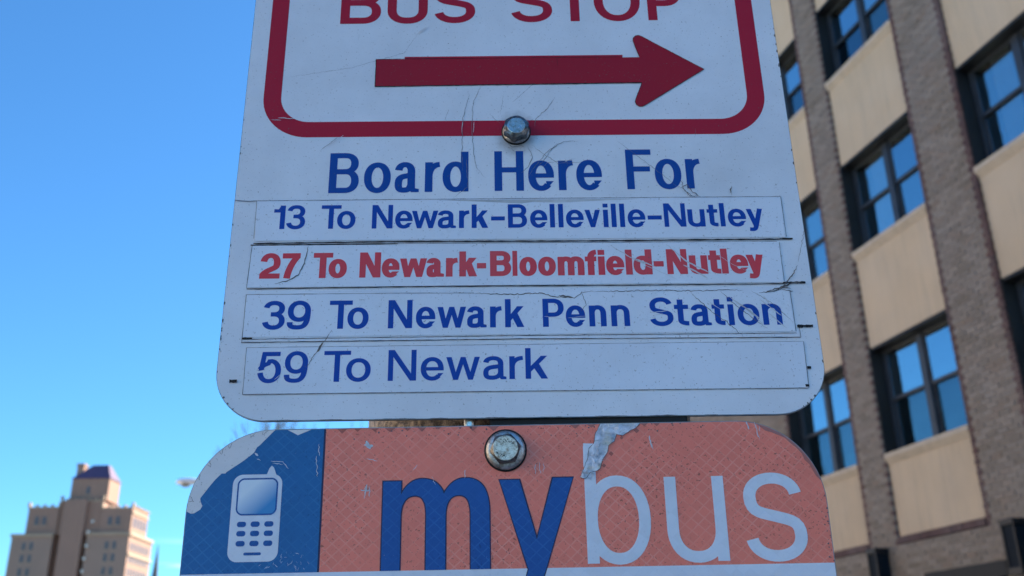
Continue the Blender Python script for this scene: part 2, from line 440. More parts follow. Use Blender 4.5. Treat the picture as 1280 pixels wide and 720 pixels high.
def glyph(ch, w, sv, sh, cap, xh=.74):
    """strokes of one letter in a box 0..w, cap height cap, x-height xh*cap"""
    P = Pen(sv, sh); L = sv/2; R = w-sv/2; B = sh/2; c = w/2
    H = cap; X = xh*cap; T = H-sh/2; TX = X-sh/2; ov = cap*.012
    if ch == 'B':
        m = H*.53
        P.rect(0, 0, sv, H)
        P.path([(L, T), (w*.52, T)] + arc(w*.52, (T+m)/2, R*.97-w*.52, (T-m)/2, 90, -90) + [(L, m)])
        P.path([(L, m), (w*.54, m)] + arc(w*.54, (m+B)/2, R-w*.54, (m-B)/2, 90, -90) + [(L, B)])
    elif ch == 'P':
        m = H*.43
        P.rect(0, 0, sv, H)
        P.path([(L, T), (w*.5, T)] + arc(w*.5, (T+m)/2, R-w*.5, (T-m)/2, 90, -90) + [(L, m)])
    elif ch == 'U':
        r = H*.33
        P.path([(L, H), (L, r+H*.06), (L, r)] + arc(c, r, R-c, r-B+ov, 180, 360) + [(R, r+H*.06), (R, H)])
    elif ch in 'Ss':
        h = H if ch == 'S' else X
        t_, b_ = h-sh/2+ov, B-ov
        m = h*.505; r1 = (t_-m)/2*.98; r2 = (m-b_)/2*1.0
        top = arc(c, t_-r1, (R-c)*.95, r1, 8 if ch == 's' else 12, 180, 2.1)
        l = top[-1]
        mid = bez(l, (l[0], m+h*.05), (w*.26, m+h*.045), (c, m), 7) + bez((c, m), (w*.78, m-h*.055), (R, m-h*.06), (R, b_+r2), 7)[1:]
        bot = arc(c, b_+r2, R-c, r2, 0, -172 if ch == 's' else -170, 2.1)
        P.path(top+mid[1:]+bot[1:])
    elif ch == 'T':
        P.rect(0, H-sh, w, H); P.rect(c-sv/2, 0, c+sv/2, H-sh*.5)
    elif ch == 'O': P.path(arc(c, H/2, R-c, H/2-B+ov, 0, 360, 2.15), True)
    elif ch == 'F':
        P.rect(0, 0, sv, H); P.rect(sv*.5, H-sh*1.05, w, H); P.rect(sv*.5, H*.44, w*.93, H*.44+sh)
    elif ch == 'H':
        P.rect(0, 0, sv, H); P.rect(w-sv, 0, w, H); P.rect(sv*.5, H*.46, w-sv*.5, H*.46+sh)
    elif ch == 'N':
        P.rect(0, 0, sv*.93, H); P.rect(w-sv*.93, 0, w, H)
        d = sv*1.12; P.poly([(0, H), (d, H), (w, 0), (w-d, 0)])
    elif ch == 'o': P.path(arc(c, X/2, R-c, X/2-B+ov, 0, 360, 2.15), True)
    elif ch == 'e':
        m = X*.50
        P.path([(R, m-sh*.4), (R, m)] + arc(c, X/2, R-c, X/2-B+ov, 2, 316, 2.15))
        P.poly([(R-(R-c)*.62, B-ov-sh*.45), (R-(R-c)*.20, X*.12), (w-sv*.05, X*.31), (w-sv*1.08, X*.31), (R-(R-c)*.42, X*.16+sh*.15), (R-(R-c)*.62, B-ov+sh*.45)])
        P.rect(sv*.6, m-sh*.42, w-sv*.02, m+sh*.42)
    elif ch == 'a':
        r = w-sv*1.02
        P.path(arc((L+r)*.5, X*.70, (r-L)*.5, X*.30-B+ov, 172, 0, 2.2) + [(r, X*.5), (r, X*.1)])
        P.poly([(r-sv/2, X*.3), (r+sv/2, X*.3), (r+sv/2+sv*.02, sh*.75), (w, sh*.6), (w, 0), (r, 0), (r-sv*.42, sh*.9)])
        P.path([(r, X*.60), (r-w*.10, X*.565), (c*.98, X*.545)] + bez((c*.98, X*.545), (w*.2, X*.52), (L, X*.44), (L, X*.27), 8)[1:]
               + bez((L, X*.27), (L, X*.1), (w*.22, B-ov), (w*.40, B-ov), 8)[1:] + bez((w*.40, B-ov), (w*.6, B-ov), (r, X*.16), (r, X*.36), 8)[1:], k=.96)
    elif ch in 'bd':
        f = (lambda p: p) if ch == 'b' else (lambda p: [(w-x, y) for x, y in p])
        P.poly(f([(0, 0), (sv, 0), (sv, H), (0, H)]))
        P.path(f(arc(c, X/2, R-c, X/2-B+ov, 0, 360, 2.15)), True)
    elif ch == 'f':
        r = X*.28; xs = w*.50
        P.path([(xs, 0), (xs, T-r)] + arc(xs+(w-xs), T-r+ov, w-xs, r, 180, 92, 2.2)[1:])
        P.rect(0, X-sh, w*.98, X)
    elif ch == 'i':
        P.rect(c-sv/2, 0, c+sv/2, X); P.rect(c-sv/2, H-sh*1.05, c+sv/2, H)
    elif ch == 'l': P.rect(c-sv/2, 0, c+sv/2, H)
    elif ch == '-':
        P.rect(0, X*.42, w, X*.42+sh*1.12)
    elif ch == 'k':
        P.rect(0, 0, sv, H); d = sv*1.22
        P.poly([(sv*.6, X*.30), (w-sv*1.25, X), (w-sv*.05, X), (sv*.8, X*.30-sh*.2)])
        P.poly([(sv*.6, X*.28), (sv*.6, X*.28+sh*1.05), (w-sv*1.2, X), (w-sv*.05, X)])
        P.poly([(w*.36, X*.50), (w*.36+d*.75, X*.70), (w, 0), (w-d, 0)])
    elif ch in 'nm':
        rs = [(L, R)] if ch == 'n' else [(L, c), (c, R)]
        P.rect(0, 0, sv, X)
        for a, b in rs:
            P.path(arc((a+b)/2, X*.62, (b-a)/2, X*.38-B+ov, 180, 0, 2.2) + [(b, X*.5), (b, 0)])
            P.path([(a, X*.50), (a, X*.62)])
    elif ch == 'r':
        P.rect(0, 0, sv, X)
        P.path(arc(w*1.02, X*.52, w*1.02-L, X*.48-B+ov*.6, 176, 92, 2.2))
    elif ch == 'u':
        P.rect(w-sv, 0, w, X)
        P.path([(L, X), (L, X*.38)] + arc(c, X*.38, R-c, X*.38-B+ov, 180, 360, 2.2) + [(R, X*.5)])
    elif ch == 't':
        xs = w*.43; r = X*.26
        P.path([(xs, H*.93), (xs, X*.5), (xs, r)] + arc(w*1.02, r, w*1.02-xs, r-B, 180, 268, 2.4))
        P.rect(0, X-sh, w, X)
    elif ch == 'v':
        d = sv*1.02
        P.poly([(0, X), (d, X), (c+d*.42, 0), (c-d*.42, 0)]); P.poly([(w, X), (w-d, X), (c-d*.42, 0), (c+d*.42, 0)])
    elif ch == 'w':
        d = sv*.98; a, b = w*.28, w*.72; e = d*.44
        P.poly([(0, X), (d, X), (a+e, 0), (a-e, 0)]); P.poly([(c-e, X), (c+e, X), (a+e, 0), (a-e, 0)])
        P.poly([(c-e, X), (c+e, X), (b+e, 0), (b-e, 0)]); P.poly([(w, X), (w-d, X), (b-e, 0), (b+e, 0)])
    elif ch == 'y':
        d = sv*1.02; k = c+d*.05
        P.poly([(0, X), (d, X), (k+d*.45, X*.06), (k-d*.45, X*.0)])
        yb = -cap*.21; xb = w*.27
        P.path([(w-d*.5, X), (k+d*.02, 0)] + bez((k+d*.02, 0), (k-w*.05, yb*.55), (k-w*.12, yb+sh*.5), (xb, yb+sh*.55), 7)[1:] + [(w*.12, yb+sh*.6)], k=.98)
        P.poly([(w, X), (w-d, X), (k-d*.4, X*.02), (k+d*.5, X*.02)])
    elif ch == '1':
        P.rect(w-sv, 0, w, H)
        P.poly([(0, H*.70), (0, H*.70+sh*.95), (w*.40, H*.84), (w-sv*.9, H), (w-sv*.2, H), (w-sv*.6, H*.70)])
    elif ch == '2':
        r = H*.29
        P.path(arc(c, T-r+ov, R-c, r, 172, -28, 2.2) + bez((c+(R-c)*.9, T-r*1.46), (w*.72, H*.38), (w*.16, H*.30), (L*.9, B*1.1), 8)[1:])
        P.rect(0, 0, w, sh*1.05)
    elif ch == '3':
        m = H*.53; r1 = (T+ov-m)/2; r2 = (m-B+ov)/2
        P.path(arc(c, T+ov-r1, (R-c)*.93, r1, 172, -90, 2.2) + [(w*.36, m)])
        P.path([(w*.36, m)] + arc(c, B-ov+r2, R-c, r2, 90, -172, 2.2))
    elif ch == '5':
        P.rect(w*.16, H-sh*1.05, w*.93, H)
        P.poly([(w*.16, H), (w*.16+sv*.86, H), (w*.07+sv*.86, H*.42), (w*.04, H*.38)])
        r = H*.325
        P.path(bez((w*.10, H*.43), (w*.2, H*.58), (w*.38, H*.64-sh*.2), (c, r*2-B-ov+sh*.35), 6)[:-1] + arc(c, B+r-ov, R-c, r, 90, -172, 2.2))
    elif ch == '7':
        P.rect(0, H-sh*1.08, w, H)
        P.path([(w-sv*.55, H-sh*.6)] + bez((w-sv*.55, H-sh*.9), (w*.55, H*.62), (w*.36, H*.35), (w*.30, 0), 8))
    elif ch == '9':
        r = H*.30
        P.path(arc(c, T+ov-r, R-c, r, 0, 360, 2.15), True)
        P.path([(R, T-r)] + bez((R, T-r), (R, H*.2), (w*.78, B-ov), (w*.46, B-ov), 10)[1:] + bez((w*.46, B-ov), (w*.2, B-ov), (w*.10, H*.1), (L*.95, H*.25), 7)[1:])
    return P.q

def inside(p, x, y):
    c = False; j = len(p)-1
    for i in range(len(p)):
        if (p[i][1] > y) != (p[j][1] > y) and x < (p[j][0]-p[i][0])*(y-p[i][1])/(p[j][1]-p[i][1])+p[i][0]: c = not c
        j = i
    return c
def fill(polys, y, mb, mi=0):
    """union of overlapping stroke polygons (mm, xz) as one flat sheet at depth y (metres)"""
    vs = []; ed = []
    for p in polys:
        k = len(vs); n = len(p); vs += [Vector((a, b)) for a, b in p]; ed += [(k+i, k+(i+1) % n) for i in range(n)]
    v, e, f, ov_, oe, of = geometry.delaunay_2d_cdt(vs, ed, [], 0, 1e-5)
    bb = [(min(q[0] for q in p), max(q[0] for q in p), min(q[1] for q in p), max(q[1] for q in p), p) for p in polys]
    tri = []
    for t in f:
        cx = sum(v[i].x for i in t)/3; cz = sum(v[i].y for i in t)/3
        if any(q[0] <= cx <= q[1] and q[2] <= cz <= q[3] and inside(q[4], cx, cz) for q in bb): tri.append(t)
    mb.add([(a.x/1000, y, a.y/1000) for a in v], [tuple(t) for t in tri], mi)

TEXT = {
 'bus_stop':(28.8,0.00720,125.62,[('B', -97.87, -74.25), ('U', -70.48, -46.82), ('S', -43.03, -18.86), ('S', 2.03, 26.51), ('T', 29.62, 50.09), ('O', 51.34, 78.71), ('P', 83.03, 103.08)]),
 'board':(24.84,0.00446,13.36,[('B', -98.52, -82.33), ('o', -79.55, -65.01), ('a', -62.88, -49.63), ('r', -46.45, -38.3), ('d', -36.86, -22.76), ('H', -8.56, 7.36), ('e', 9.77, 23.87), ('r', 26.33, 34.43), ('e', 36.06, 50.09), ('F', 63.54, 77.63), ('o', 79.1, 93.61), ('r', 96.17, 104.18)]),
 '13':(14.07,-0.00428,-9.15,[('1', -126.49, -120.44), ('3', -119.67, -109.65), ('T', -101.25, -90.66), ('o', -92.68, -82.96), ('N', -74.14, -63.11), ('e', -61.8, -52.54), ('w', -52.92, -38.9), ('a', -39.12, -29.41), ('r', -27.79, -22.23), ('k', -21.03, -12.19), ('-', -10.67, -3.3), ('B', -1.64, 8.53), ('e', 10.2, 19.41), ('l', 20.77, 23.48), ('l', 25.24, 28.08), ('e', 29.41, 38.86), ('v', 39.46, 47.83), ('i', 49.24, 52.17), ('l', 53.55, 56.56), ('l', 58.11, 61.04), ('e', 62.45, 71.95), ('-', 73.2, 80.77), ('N', 81.99, 93.67), ('u', 94.73, 103.99), ('t', 105.2, 110.95), ('l', 111.47, 115.35), ('e', 116.29, 126.03), ('y', 126.39, 135.19)]),
 '27':(14.39,0.00051,-37.17,[('2', -131.33, -120.82), ('7', -119.92, -110.61), ('T', -103.73, -93.62), ('o', -95.59, -86.12), ('N', -79.51, -68.51), ('e', -67.93, -58.7), ('w', -58.53, -44.4), ('a', -44.65, -35.45), ('r', -34.49, -28.33), ('k', -27.5, -18.23), ('-', -18.28, -13.5), ('B', -11.43, -0.38), ('l', 0.33, 2.85), ('o', 3.94, 13.09), ('o', 13.73, 23.0), ('m', 24.02, 37.97), ('f', 38.41, 44.56), ('i', 45.24, 48.78), ('e', 49.42, 58.93), ('l', 59.58, 63.29), ('d', 63.8, 73.58), ('-', 74.44, 79.71), ('N', 81.37, 92.09), ('u', 93.17, 102.79), ('t', 103.35, 109.78), ('l', 109.78, 113.8), ('e', 114.55, 124.18), ('y', 123.3, 132.35)]),
 '39':(15.47,-0.00221,-65.68,[('3', -127.79, -116.31), ('9', -115.06, -103.29), ('T', -93.82, -82.12), ('o', -84.47, -73.68), ('N', -63.75, -51.41), ('e', -49.56, -39.62), ('w', -38.6, -23.93), ('a', -23.44, -13.43), ('r', -11.67, -5.64), ('k', -3.97, 5.82), ('P', 15.37, 26.23), ('e', 27.14, 37.13), ('n', 39.15, 47.95), ('n', 50.43, 59.98), ('S', 70.21, 82.43), ('t', 83.1, 90.37), ('a', 91.5, 101.82), ('t', 102.54, 108.99), ('i', 110.04, 114.46), ('o', 115.59, 126.79), ('n', 128.46, 138.34)]),
 '59':(16.23,0.00311,-93.32,[('5', -127.9, -116.2), ('9', -114.53, -102.95), ('T', -95.09, -81.68), ('o', -83.78, -71.51), ('N', -62.88, -48.77), ('e', -46.56, -35.03), ('w', -33.83, -16.91), ('a', -15.38, -3.74), ('r', -2.21, 4.78), ('k', 5.87, 17.07)]),
}

WEIGHT = {'bus_stop': (5.4, 4.4), 'board': (4.15, 3.2), '13': (2.65, 2.15), '27': (3.5, 2.75), '39': (2.95, 2.35), '59': (2.75, 2.15)}

def letter_polys(key):
    cap, slope, z0, gl = TEXT[key]; sv, sh = WEIGHT[key]; out = []
    for ch, a, b in gl:
        zz = z0+slope*(a+b)/2
        out.append([[(x+a, y+zz) for x, y in p] for p in glyph(ch, b-a, min(sv, b-a), sh, cap)])
    return out
# ================================================================== SETTING
HX = Vector((0.26476, -0.96431, 0)); HN = Vector((0.96431, 0.26476, 0))
STREET_ROT = math.atan2(-0.96431, 0.26476)     # local x runs towards the viewer along the street, local y towards the facade
def street(name, x0, x1, y0, y1, z0, z1, mat, nm=None):
    mb = MB(); mb.box(x0, x1, y0, y1, z0, z1)
    o = mb.build(name, mat); o.rotation_euler.z = STREET_ROT
    return tag(o, kind='structure')
g = MB(); g.add([(-3000,-3000,-.17),(3000,-3000,-.17),(3000,3000,-.17),(-3000,3000,-.17)], [(0,1,2,3)])
tag(g.build('ground', M['grass']), kind='structure')
street('road', -300, 60, -14.5, -1.05, -.166, -.15, M['asphalt'])
street('kerb', -300, 60, -1.05, -.9, -.16, 0, M['kerb'])
street('kerb_far', -300, 60, -14.65, -14.5, -.16, 0, M['kerb'])
# pavement slabs, cut near the sign, one sheet farther off
PV = MB(); PV.box(-3, 6, -.9, 12, -.14, -.13); PV = PV.build('pavement_bed', M['mortar']); PV.rotation_euler.z = STREET_ROT; tag(PV, kind='structure')
sm_ = MB(); sm_.box(.006, 1.494, .006, 1.494, -.12, 0); sm_ = sm_.mesh('paving_slab', M['concrete'])
for i in range(-12, 6):
    for j in range(0, 7): link('paving_slab', sm_, PV, (i*1.5, -.9+j*1.5, rnd.uniform(-.003, .003)))
street('pavement', -300, 60, -.9, 24, -.16, -.02, M['mortar'])
street('pavement_far', -300, 60, -19, -14.65, -.16, -.01, M['concrete'])
ms_ = MB(); ms_.box(0, 2.6, -7.85, -7.72, -.15, -.146); ms_ = ms_.mesh('road_marking', plain('road_paint', (.62,.60,.52), .7))
for i in range(-16, 8):
    o = link('road_marking', ms_); o.rotation_euler.z = STREET_ROT; o.location = HX*(i*6); tag(o, kind='structure')

# ================================================================== BRICK BUILDING ON THE RIGHT
BLD = empty('brick_building', (0, 0, EYE), (0, 0, STREET_ROT),
            label='brick apartment block on the right with tan panels between brick pilasters', cat='building')
TOP = 16.6
SILL = [3.42, 7.01, 10.54, 14.08]; LINT = [5.24, 8.76, 12.22, 15.76]
AW, BW, BAY = .77, 1.14, 2.02
PIL = []                                        # (kind, s0, s1) along the street, far to near
def bricks(x0, x1, z0, z1, yf, depth, edge=0.0, bw=.203, bh=.0667, mo=.0105, rs=1, skip=()):
    """running-bond bricks, each a real block; edge = width of the dark red quoin"""
    r = random.Random(rs); mb = MB(); k = 0; z = z0
    while z < z1-.03:
        zt = min(z+bh, z1); x = x0 - (0 if k % 2 == 0 else (bw+mo)/2)
        while x < x1-.012:
            a, b = max(x, x0), min(x+bw, x1)
            if b-a > .025 and not any(a < q[1] and b > q[0] and z < q[3] and zt > q[2] for q in skip):
                j = r.uniform(-.004, .004)
                first = a < x0+.02; last = b > x1-.02
                cells = [(a, b, 0)]
                if edge and first: cells = [(a, min(b, a+edge*(1 if k % 2 else .62)), 1), (min(b, a+edge*(1 if k % 2 else .62)), b, 0)]
                if edge and last: cells = [(a, max(a, b-edge*(1 if k % 2 else .62)), 0), (max(a, b-edge*(1 if k % 2 else .62)), b, 1)]
                for ca, cb, mi in cells:
                    if cb-ca < .01: continue
                    out = .009 if (k % 2 and edge) else 0
                    xa = ca-(out if mi and first else 0); xb = cb+(out if mi and last else 0)
                    d = depth if (first or last) else .06
                    y = yf+j
                    mb.add([(xa,y,z),(xb,y,z),(xb,y,zt),(xa,y,zt),(xa,y+d,z),(xb,y+d,z),(xb,y+d,zt),(xa,y+d,zt)],
                           [(0,1,2,3),(0,4,5,1),(3,2,6,7),(0,3,7,4),(1,5,6,2)], mi)
            x += bw+mo
        z += bh+mo; k += 1
    return mb
pm = {}
for kind, wd in (('A', AW), ('B', BW), ('C', 7.09)):
    pm[kind] = bricks(-wd/2, wd/2, 1.985, TOP, 0, .30, edge=.12, rs=3 if kind == 'A' else 5).mesh('pilaster_bricks', [M['brick'], M['dbrick']])
    c = MB(); c.box(-wd/2+.012, wd/2-.012, .012, .42, 1.98, TOP-.01); pm[kind+'c'] = c.mesh('pilaster', M['mortar'])
s = 23.5; seq = []
kinds = ['B','A','B','A','B','A','B','A']
# known edges (distance along the street): A 13.66-14.43, B 10.50-11.64
edges = [('C',16.45,23.54),('A',13.66,14.43),('B',10.50,11.64),('A',7.71,8.48),('B',4.55,5.69),('A',1.76,2.53)]
for kind, a, b in edges:
    p = link('pilaster', pm[kind+'c'], BLD, (-(a+b)/2, 10, 0))
    q = link('brick', pm[kind], p); tag(q, kind='stuff')
bays = [(edges[i+1][2], edges[i][1]) for i in range(len(edges)-1)]
panel_i = 0
def window_unit(bi, ri, w_, h):
    """two double-hung windows side by side; local x from the near jamb to the far jamb mirrored: 0 = far side"""
    mb = MB()
    fo = .05
    mb.box(0, w_, -.02, .07, h-fo, h); mb.box(0, w_, -.02, .07, 0, fo)
    mb.box(0, fo+.02, -.02, .07, fo, h-fo); mb.box(w_-fo-.02, w_, -.02, .07, fo, h-fo)
    mb.box(w_/2-.065, w_/2+.065, -.03, .075, fo, h-fo)
    hm = h*.505
    for x0, x1 in ((fo+.02, w_/2-.065), (w_/2+.065, w_-fo-.02)):
        for z0, z1, y0 in ((hm-.03, h-fo, .0), (fo, hm+.03, .035)):
            st = .045
            mb.box(x0, x0+st, y0, y0+.03, z0, z1); mb.box(x1-st, x1, y0, y0+.03, z0, z1)
            mb.box(x0+st, x1-st, y0, y0+.03, z0, z0+st+.01); mb.box(x0+st, x1-st, y0, y0+.03, z1-st, z1)
    return mb
pane_me = {}
def pane(w_, z0, z1, low):
    k = (round(w_, 3), round(z0, 3), round(z1, 3), low)
    if k not in pane_me:
        mb = MB(); mb.box(0, w_, 0, .006, z0, z1); pane_me[k] = mb.mesh('pane', M[low])
    return pane_me[k]
wrnd = random.Random(11)
for bi, (a, b) in enumerate(bays):
    w_ = b-a
    for ri, sz in enumerate(SILL):
        lt = LINT[ri]; h = lt-sz
        # stucco spandrel below the window
        z0 = 2.10 if ri == 0 else LINT[ri-1]
        mb = MB(); mb.box(-b, -a, 10.055, 10.36, z0, sz-.17)
        o = mb.build('wall_panel', M['panel'], BLD)
        mb = MB()
        mb.box(-b, -a, 9.985, 10.28, sz-.075, sz)
        mb.add([(-b,9.987,sz-.075),(-a,9.987,sz-.075),(-a,10.05,sz-.17),(-b,10.05,sz-.17),(-b,10.36,sz-.075),(-a,10.36,sz-.075),(-a,10.36,sz-.17),(-b,10.36,sz-.17)],
               [(0,3,2,1),(3,7,6,2),(0,1,5,4)][:2])
        mb.build('window_sill', M['sill'], BLD)
        key = (round(h, 3))
        wo = window_unit(bi, ri, w_, h).build('window', M['frame'], BLD, (-b, 10.27, sz))
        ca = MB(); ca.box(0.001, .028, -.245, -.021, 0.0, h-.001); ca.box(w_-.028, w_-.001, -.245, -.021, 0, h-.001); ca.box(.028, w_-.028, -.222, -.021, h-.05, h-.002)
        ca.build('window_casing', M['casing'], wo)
        hm = h*.505
        CUR = (bi, ri) in ((2, 1), (1, 1), (0, 1), (3, 1), (3, 2))
        for x0 in (.115, w_/2+.11):
            pw = w_/2-.225
            link('pane', pane(pw, hm+.02, h-.095, 'glass_clear' if CUR else 'glass'), wo, (x0, .012, 0))
            link('pane', pane(pw, .105, hm-.015, 'glass_clear' if CUR else 'glass_low'), wo, (x0, .047, 0))
        # curtains hanging behind some of the windows
        if CUR:
            for c0, c1 in ((.38, .78), (1.62, 1.92)):
                cu = MB(); n = 14; vs = []; fs = []
                for i in range(n+1):
                    x = c0+(c1-c0)*i/n; y = .085+.015*math.sin(i*2.3)
                    vs += [(x, y, .04), (x, y, h-.04)]
                for i in range(n): fs.append((2*i, 2*i+2, 2*i+3, 2*i+1))
                cu.add(vs, fs, 0, True)
                cu.build('curtain', M['curtain'], wo)
    mb = MB(); mb.box(-b, -a, 10.055, 10.36, LINT[-1], TOP-.1); mb.build('wall_panel', M['panel'], BLD)
# soldier course of dark bricks under the panels
sb = MB(); r = random.Random(2)
for a, b in bays:
    x = -b+.004
    while x < -a-.03:
        j = r.uniform(-.004, .004); sb.box(x, min(x+.066, -a-.004), 9.992+j, 10.09, 1.992, 2.10); x += .0765
tag(sb.build('soldier_brick', M['dbrick'], BLD), kind='stuff')
# ground storey
GW = []                                        # window openings: between the pilasters
for a, b in bays:
    GW.append((-(a+1.36), -(a-.2), -1.1, 1.43))
gb = bricks(-23.5, 6, -2.1, 1.975, 10.0, .16, rs=9, skip=GW)
tag(gb.build('brick', [M['brick'], M['dbrick']], BLD), kind='stuff')
core = MB()
xs = sorted([(-23.5, -23.5)] + [(q[0], q[1]) for q in GW] + [(6, 6)])
for (p0, p1), (q0, q1) in zip(xs[:-1], xs[1:]): core.box(p1, q0, 10.012, 10.6, -2.2, 1.98)
for q in GW:
    core.box(q[0]+.002, q[1]-.002, 10.014, 10.6, -2.2, -1.1); core.box(q[0]+.002, q[1]-.002, 10.014, 10.6, 1.43, 1.978)
core.build('wall', M['mortar'], BLD)
for q in GW:
    mb = MB(); wq = q[1]-q[0]; h = q[3]-q[2]
    for x0, x1, z0, z1 in ((0, wq, 0, .07), (0, wq, h-.07, h), (0, .07, .07, h-.07), (wq-.07, wq, .07, h-.07), (wq/2-.03, wq/2+.03, .07, h-.07)):
        mb.box(x0, x1, 0, .06, z0, z1)
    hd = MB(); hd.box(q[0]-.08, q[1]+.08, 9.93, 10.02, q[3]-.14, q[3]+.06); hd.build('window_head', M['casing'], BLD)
    wo = mb.build('window', M['frame'], BLD, (q[0], 10.16, q[2]))
    for x0 in (.075, wq/2+.035):
        pmb = MB(); pmb.box(x0, x0+wq/2-.11, .02, .026, .075, h-.075); pmb.build('pane', M['glass_low'], wo)
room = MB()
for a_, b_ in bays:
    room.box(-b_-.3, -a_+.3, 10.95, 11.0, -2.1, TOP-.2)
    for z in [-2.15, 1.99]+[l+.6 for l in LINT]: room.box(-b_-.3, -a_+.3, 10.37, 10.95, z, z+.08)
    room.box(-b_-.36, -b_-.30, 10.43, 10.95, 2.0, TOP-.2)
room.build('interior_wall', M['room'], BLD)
mb = MB(); mb.box(-23.54, 6, 11.02, 24, -2.2, TOP-.1); mb.box(-1.6, 6, 10.02, 11.01, 1.98, TOP-.1); mb.box(-23.8, -23.55, 10.2, 24, -2.2, TOP-.1)
mb.build('side_wall', M['brick'], BLD)
mb = MB(); mb.box(-23.7, 6.1, 9.9, 24.1, TOP, TOP+.35); mb.build('parapet', M['sill'], BLD)

# wall lamps on the ground storey
def wall_lamp(s_, label):
    e = empty('wall_lamp', BLD_pt(s_, 10.0, 1.25), (0, 0, STREET_ROT), label=label, cat='wall lamp', group='black box lamps on the brick pilasters')
    mb = MB(); mb.box(-.10, .10, -.03, 0.005, 0, .72); mb.build('back_plate', M['lampblack'], e)
    mb = MB(); mb.box(-.13, .13, -.26, -.03, .64, .72); mb.box(-.13, .13, -.26, -.03, 0, .10)
    for x in (-.125, .095): mb.box(x, x+.03, -.255, -.225, .10, .64)
    bevel(mb.build('housing', M['lampblack'], e), .006)
    mb = MB(); mb.box(-.10, .10, -.235, -.035, .10, .64); mb.build('lamp_glass', plain('dark_lamp_glass', (.008,.013,.02), .6, 0, .1, 6, .1), e)
def BLD_pt(s_, n, z): return Vector((0,0,EYE)) - HX*s_ + HN*n + Vector((0,0,z))
wall_lamp(14.045, 'black wall lamp on the narrow brick pilaster beside the orange sign')
wall_lamp(11.0, 'black wall lamp on the wide brick pilaster at the right edge')

# ---------------- houses across the street, in the sun (left of and behind the photographer)
def house(s0, s1, ht, mat, label, floors):
    e = empty('street_house', (0, 0, 0), (0, 0, STREET_ROT), label=label, cat='house', group='houses across the street')
    n = -20.5
    mb = MB(); mb.box(-s1, -s0, n-12, n, -.17, ht); mb.build('wall', mat, e)
    mb = MB(); mb.box(-s1-.15, -s0+.15, n-.3, n+.35, ht, ht+.5); mb.build('cornice', M['sill'], e)
    k = max(2, int((s1-s0)/3.2)); fh = (ht-.6)/floors
    for f in range(floors):
        for i in range(k):
            x = -s1+(i+.5)*(s1-s0)/k; z = .9+f*fh
            mb = MB()
            for b in ((x-.55, x+.55, z, z+.07), (x-.55, x+.55, z+1.7, z+1.77), (x-.55, x-.48, z+.07, z+1.7), (x+.48, x+.55, z+.07, z+1.7), (x-.48, x+.48, z+.85, z+.9)): mb.box(b[0], b[1], n+.002, n+.06, b[2], b[3])
            wo = mb.build('window', M['frame'], e)
            mb = MB(); mb.box(x-.48, x+.48, n+.004, n+.03, z+.07, z+1.7); mb.build('pane', M['twin'], wo)
for a, b, ht, m_, lb, fl_ in ((-9.6, 9, 13.0, 'cream', 'wide cream four-storey house straight across the street from the signs', 4),
                              (9.4, 27, 12.0, 'buff', 'buff four-storey house across the street from the brick block', 4),
                              (27.4, 46, 13.0, 'cream', 'cream house across the street, second from its far end', 4),
                              (46.4, 66, 11.5, 'buff', 'buff house at the far end of the row across the street', 3)):
    house(a, b, ht, M[m_], lb, fl_)
# unseen brick block, added to shade the ground and houses behind the camera
NB = empty('added_shade_block', (0, 0, 0), (0, 0, STREET_ROT), label='unseen brick block added behind the photographer to shade the street', cat='building')
mb = MB(); mb.box(30, 81, 7.5, 26, -.1, 9.5); mb.build('wall', M['brick'], NB)
mb = MB(); mb.box(29.8, 81.2, 7.3, 26.2, 9.5, 10.1); mb.build('cornice', M['sill'], NB)
for f in range(2):
    for i in range(15):
        x, z = 32+i*3.3, 1.2+f*3.7
        mb = MB()
        for b in ((x-.6, x+.6, z, z+.08), (x-.6, x+.6, z+1.8, z+1.88), (x-.6, x-.52, z+.08, z+1.8), (x+.52, x+.6, z+.08, z+1.8)): mb.box(b[0], b[1], 7.44, 7.498, b[2], b[3])
        wo = mb.build('window', M['frame'], NB)
        mb = MB(); mb.box(x-.52, x+.52, 7.46, 7.496, z+.08, z+1.8); mb.build('pane', M['twin'], wo)

# ================================================================== TOWER IN THE DISTANCE
TW = empty('brick_tower', (-81, 200, 0), label='tall buff brick apartment tower with stepped top far off on the left', cat='tower')
def tb(name, mat, *bx):
    mb = MB()
    for x0, x1, y0, y1, z0, z1 in bx: mb.box(x0+81, x1+81, y0-200, y1-200, z0+EYE if z0 > -5 else 0, z1+EYE)
    return mb.build(name, mat, TW)
wl = tb('wall', M['tower'], (-101.1,-92.9,200,213,-9,29.7), (-86.0,-77.5,200,213,-9,29.8), (-92.9,-86.0,202.2,212,-9,29.6),
   (-98.9,-92.7,200.6,210,29.7,35.2), (-84.0,-77.7,200.5,209.6,29.8,34.9), (-92.6,-84.1,200.9,208.5,29.6,36.5),
   (-91.4,-87.0,199.9,203,-9,36.5), (-91.3,-83.6,201.4,207.2,36.5,41.0))
tb('chimney', M['tower'], (-91.2,-89.8,202.5,204.2,36.6,44.2), (-91.3,-89.7,202.4,204.3,43.8,44.4))
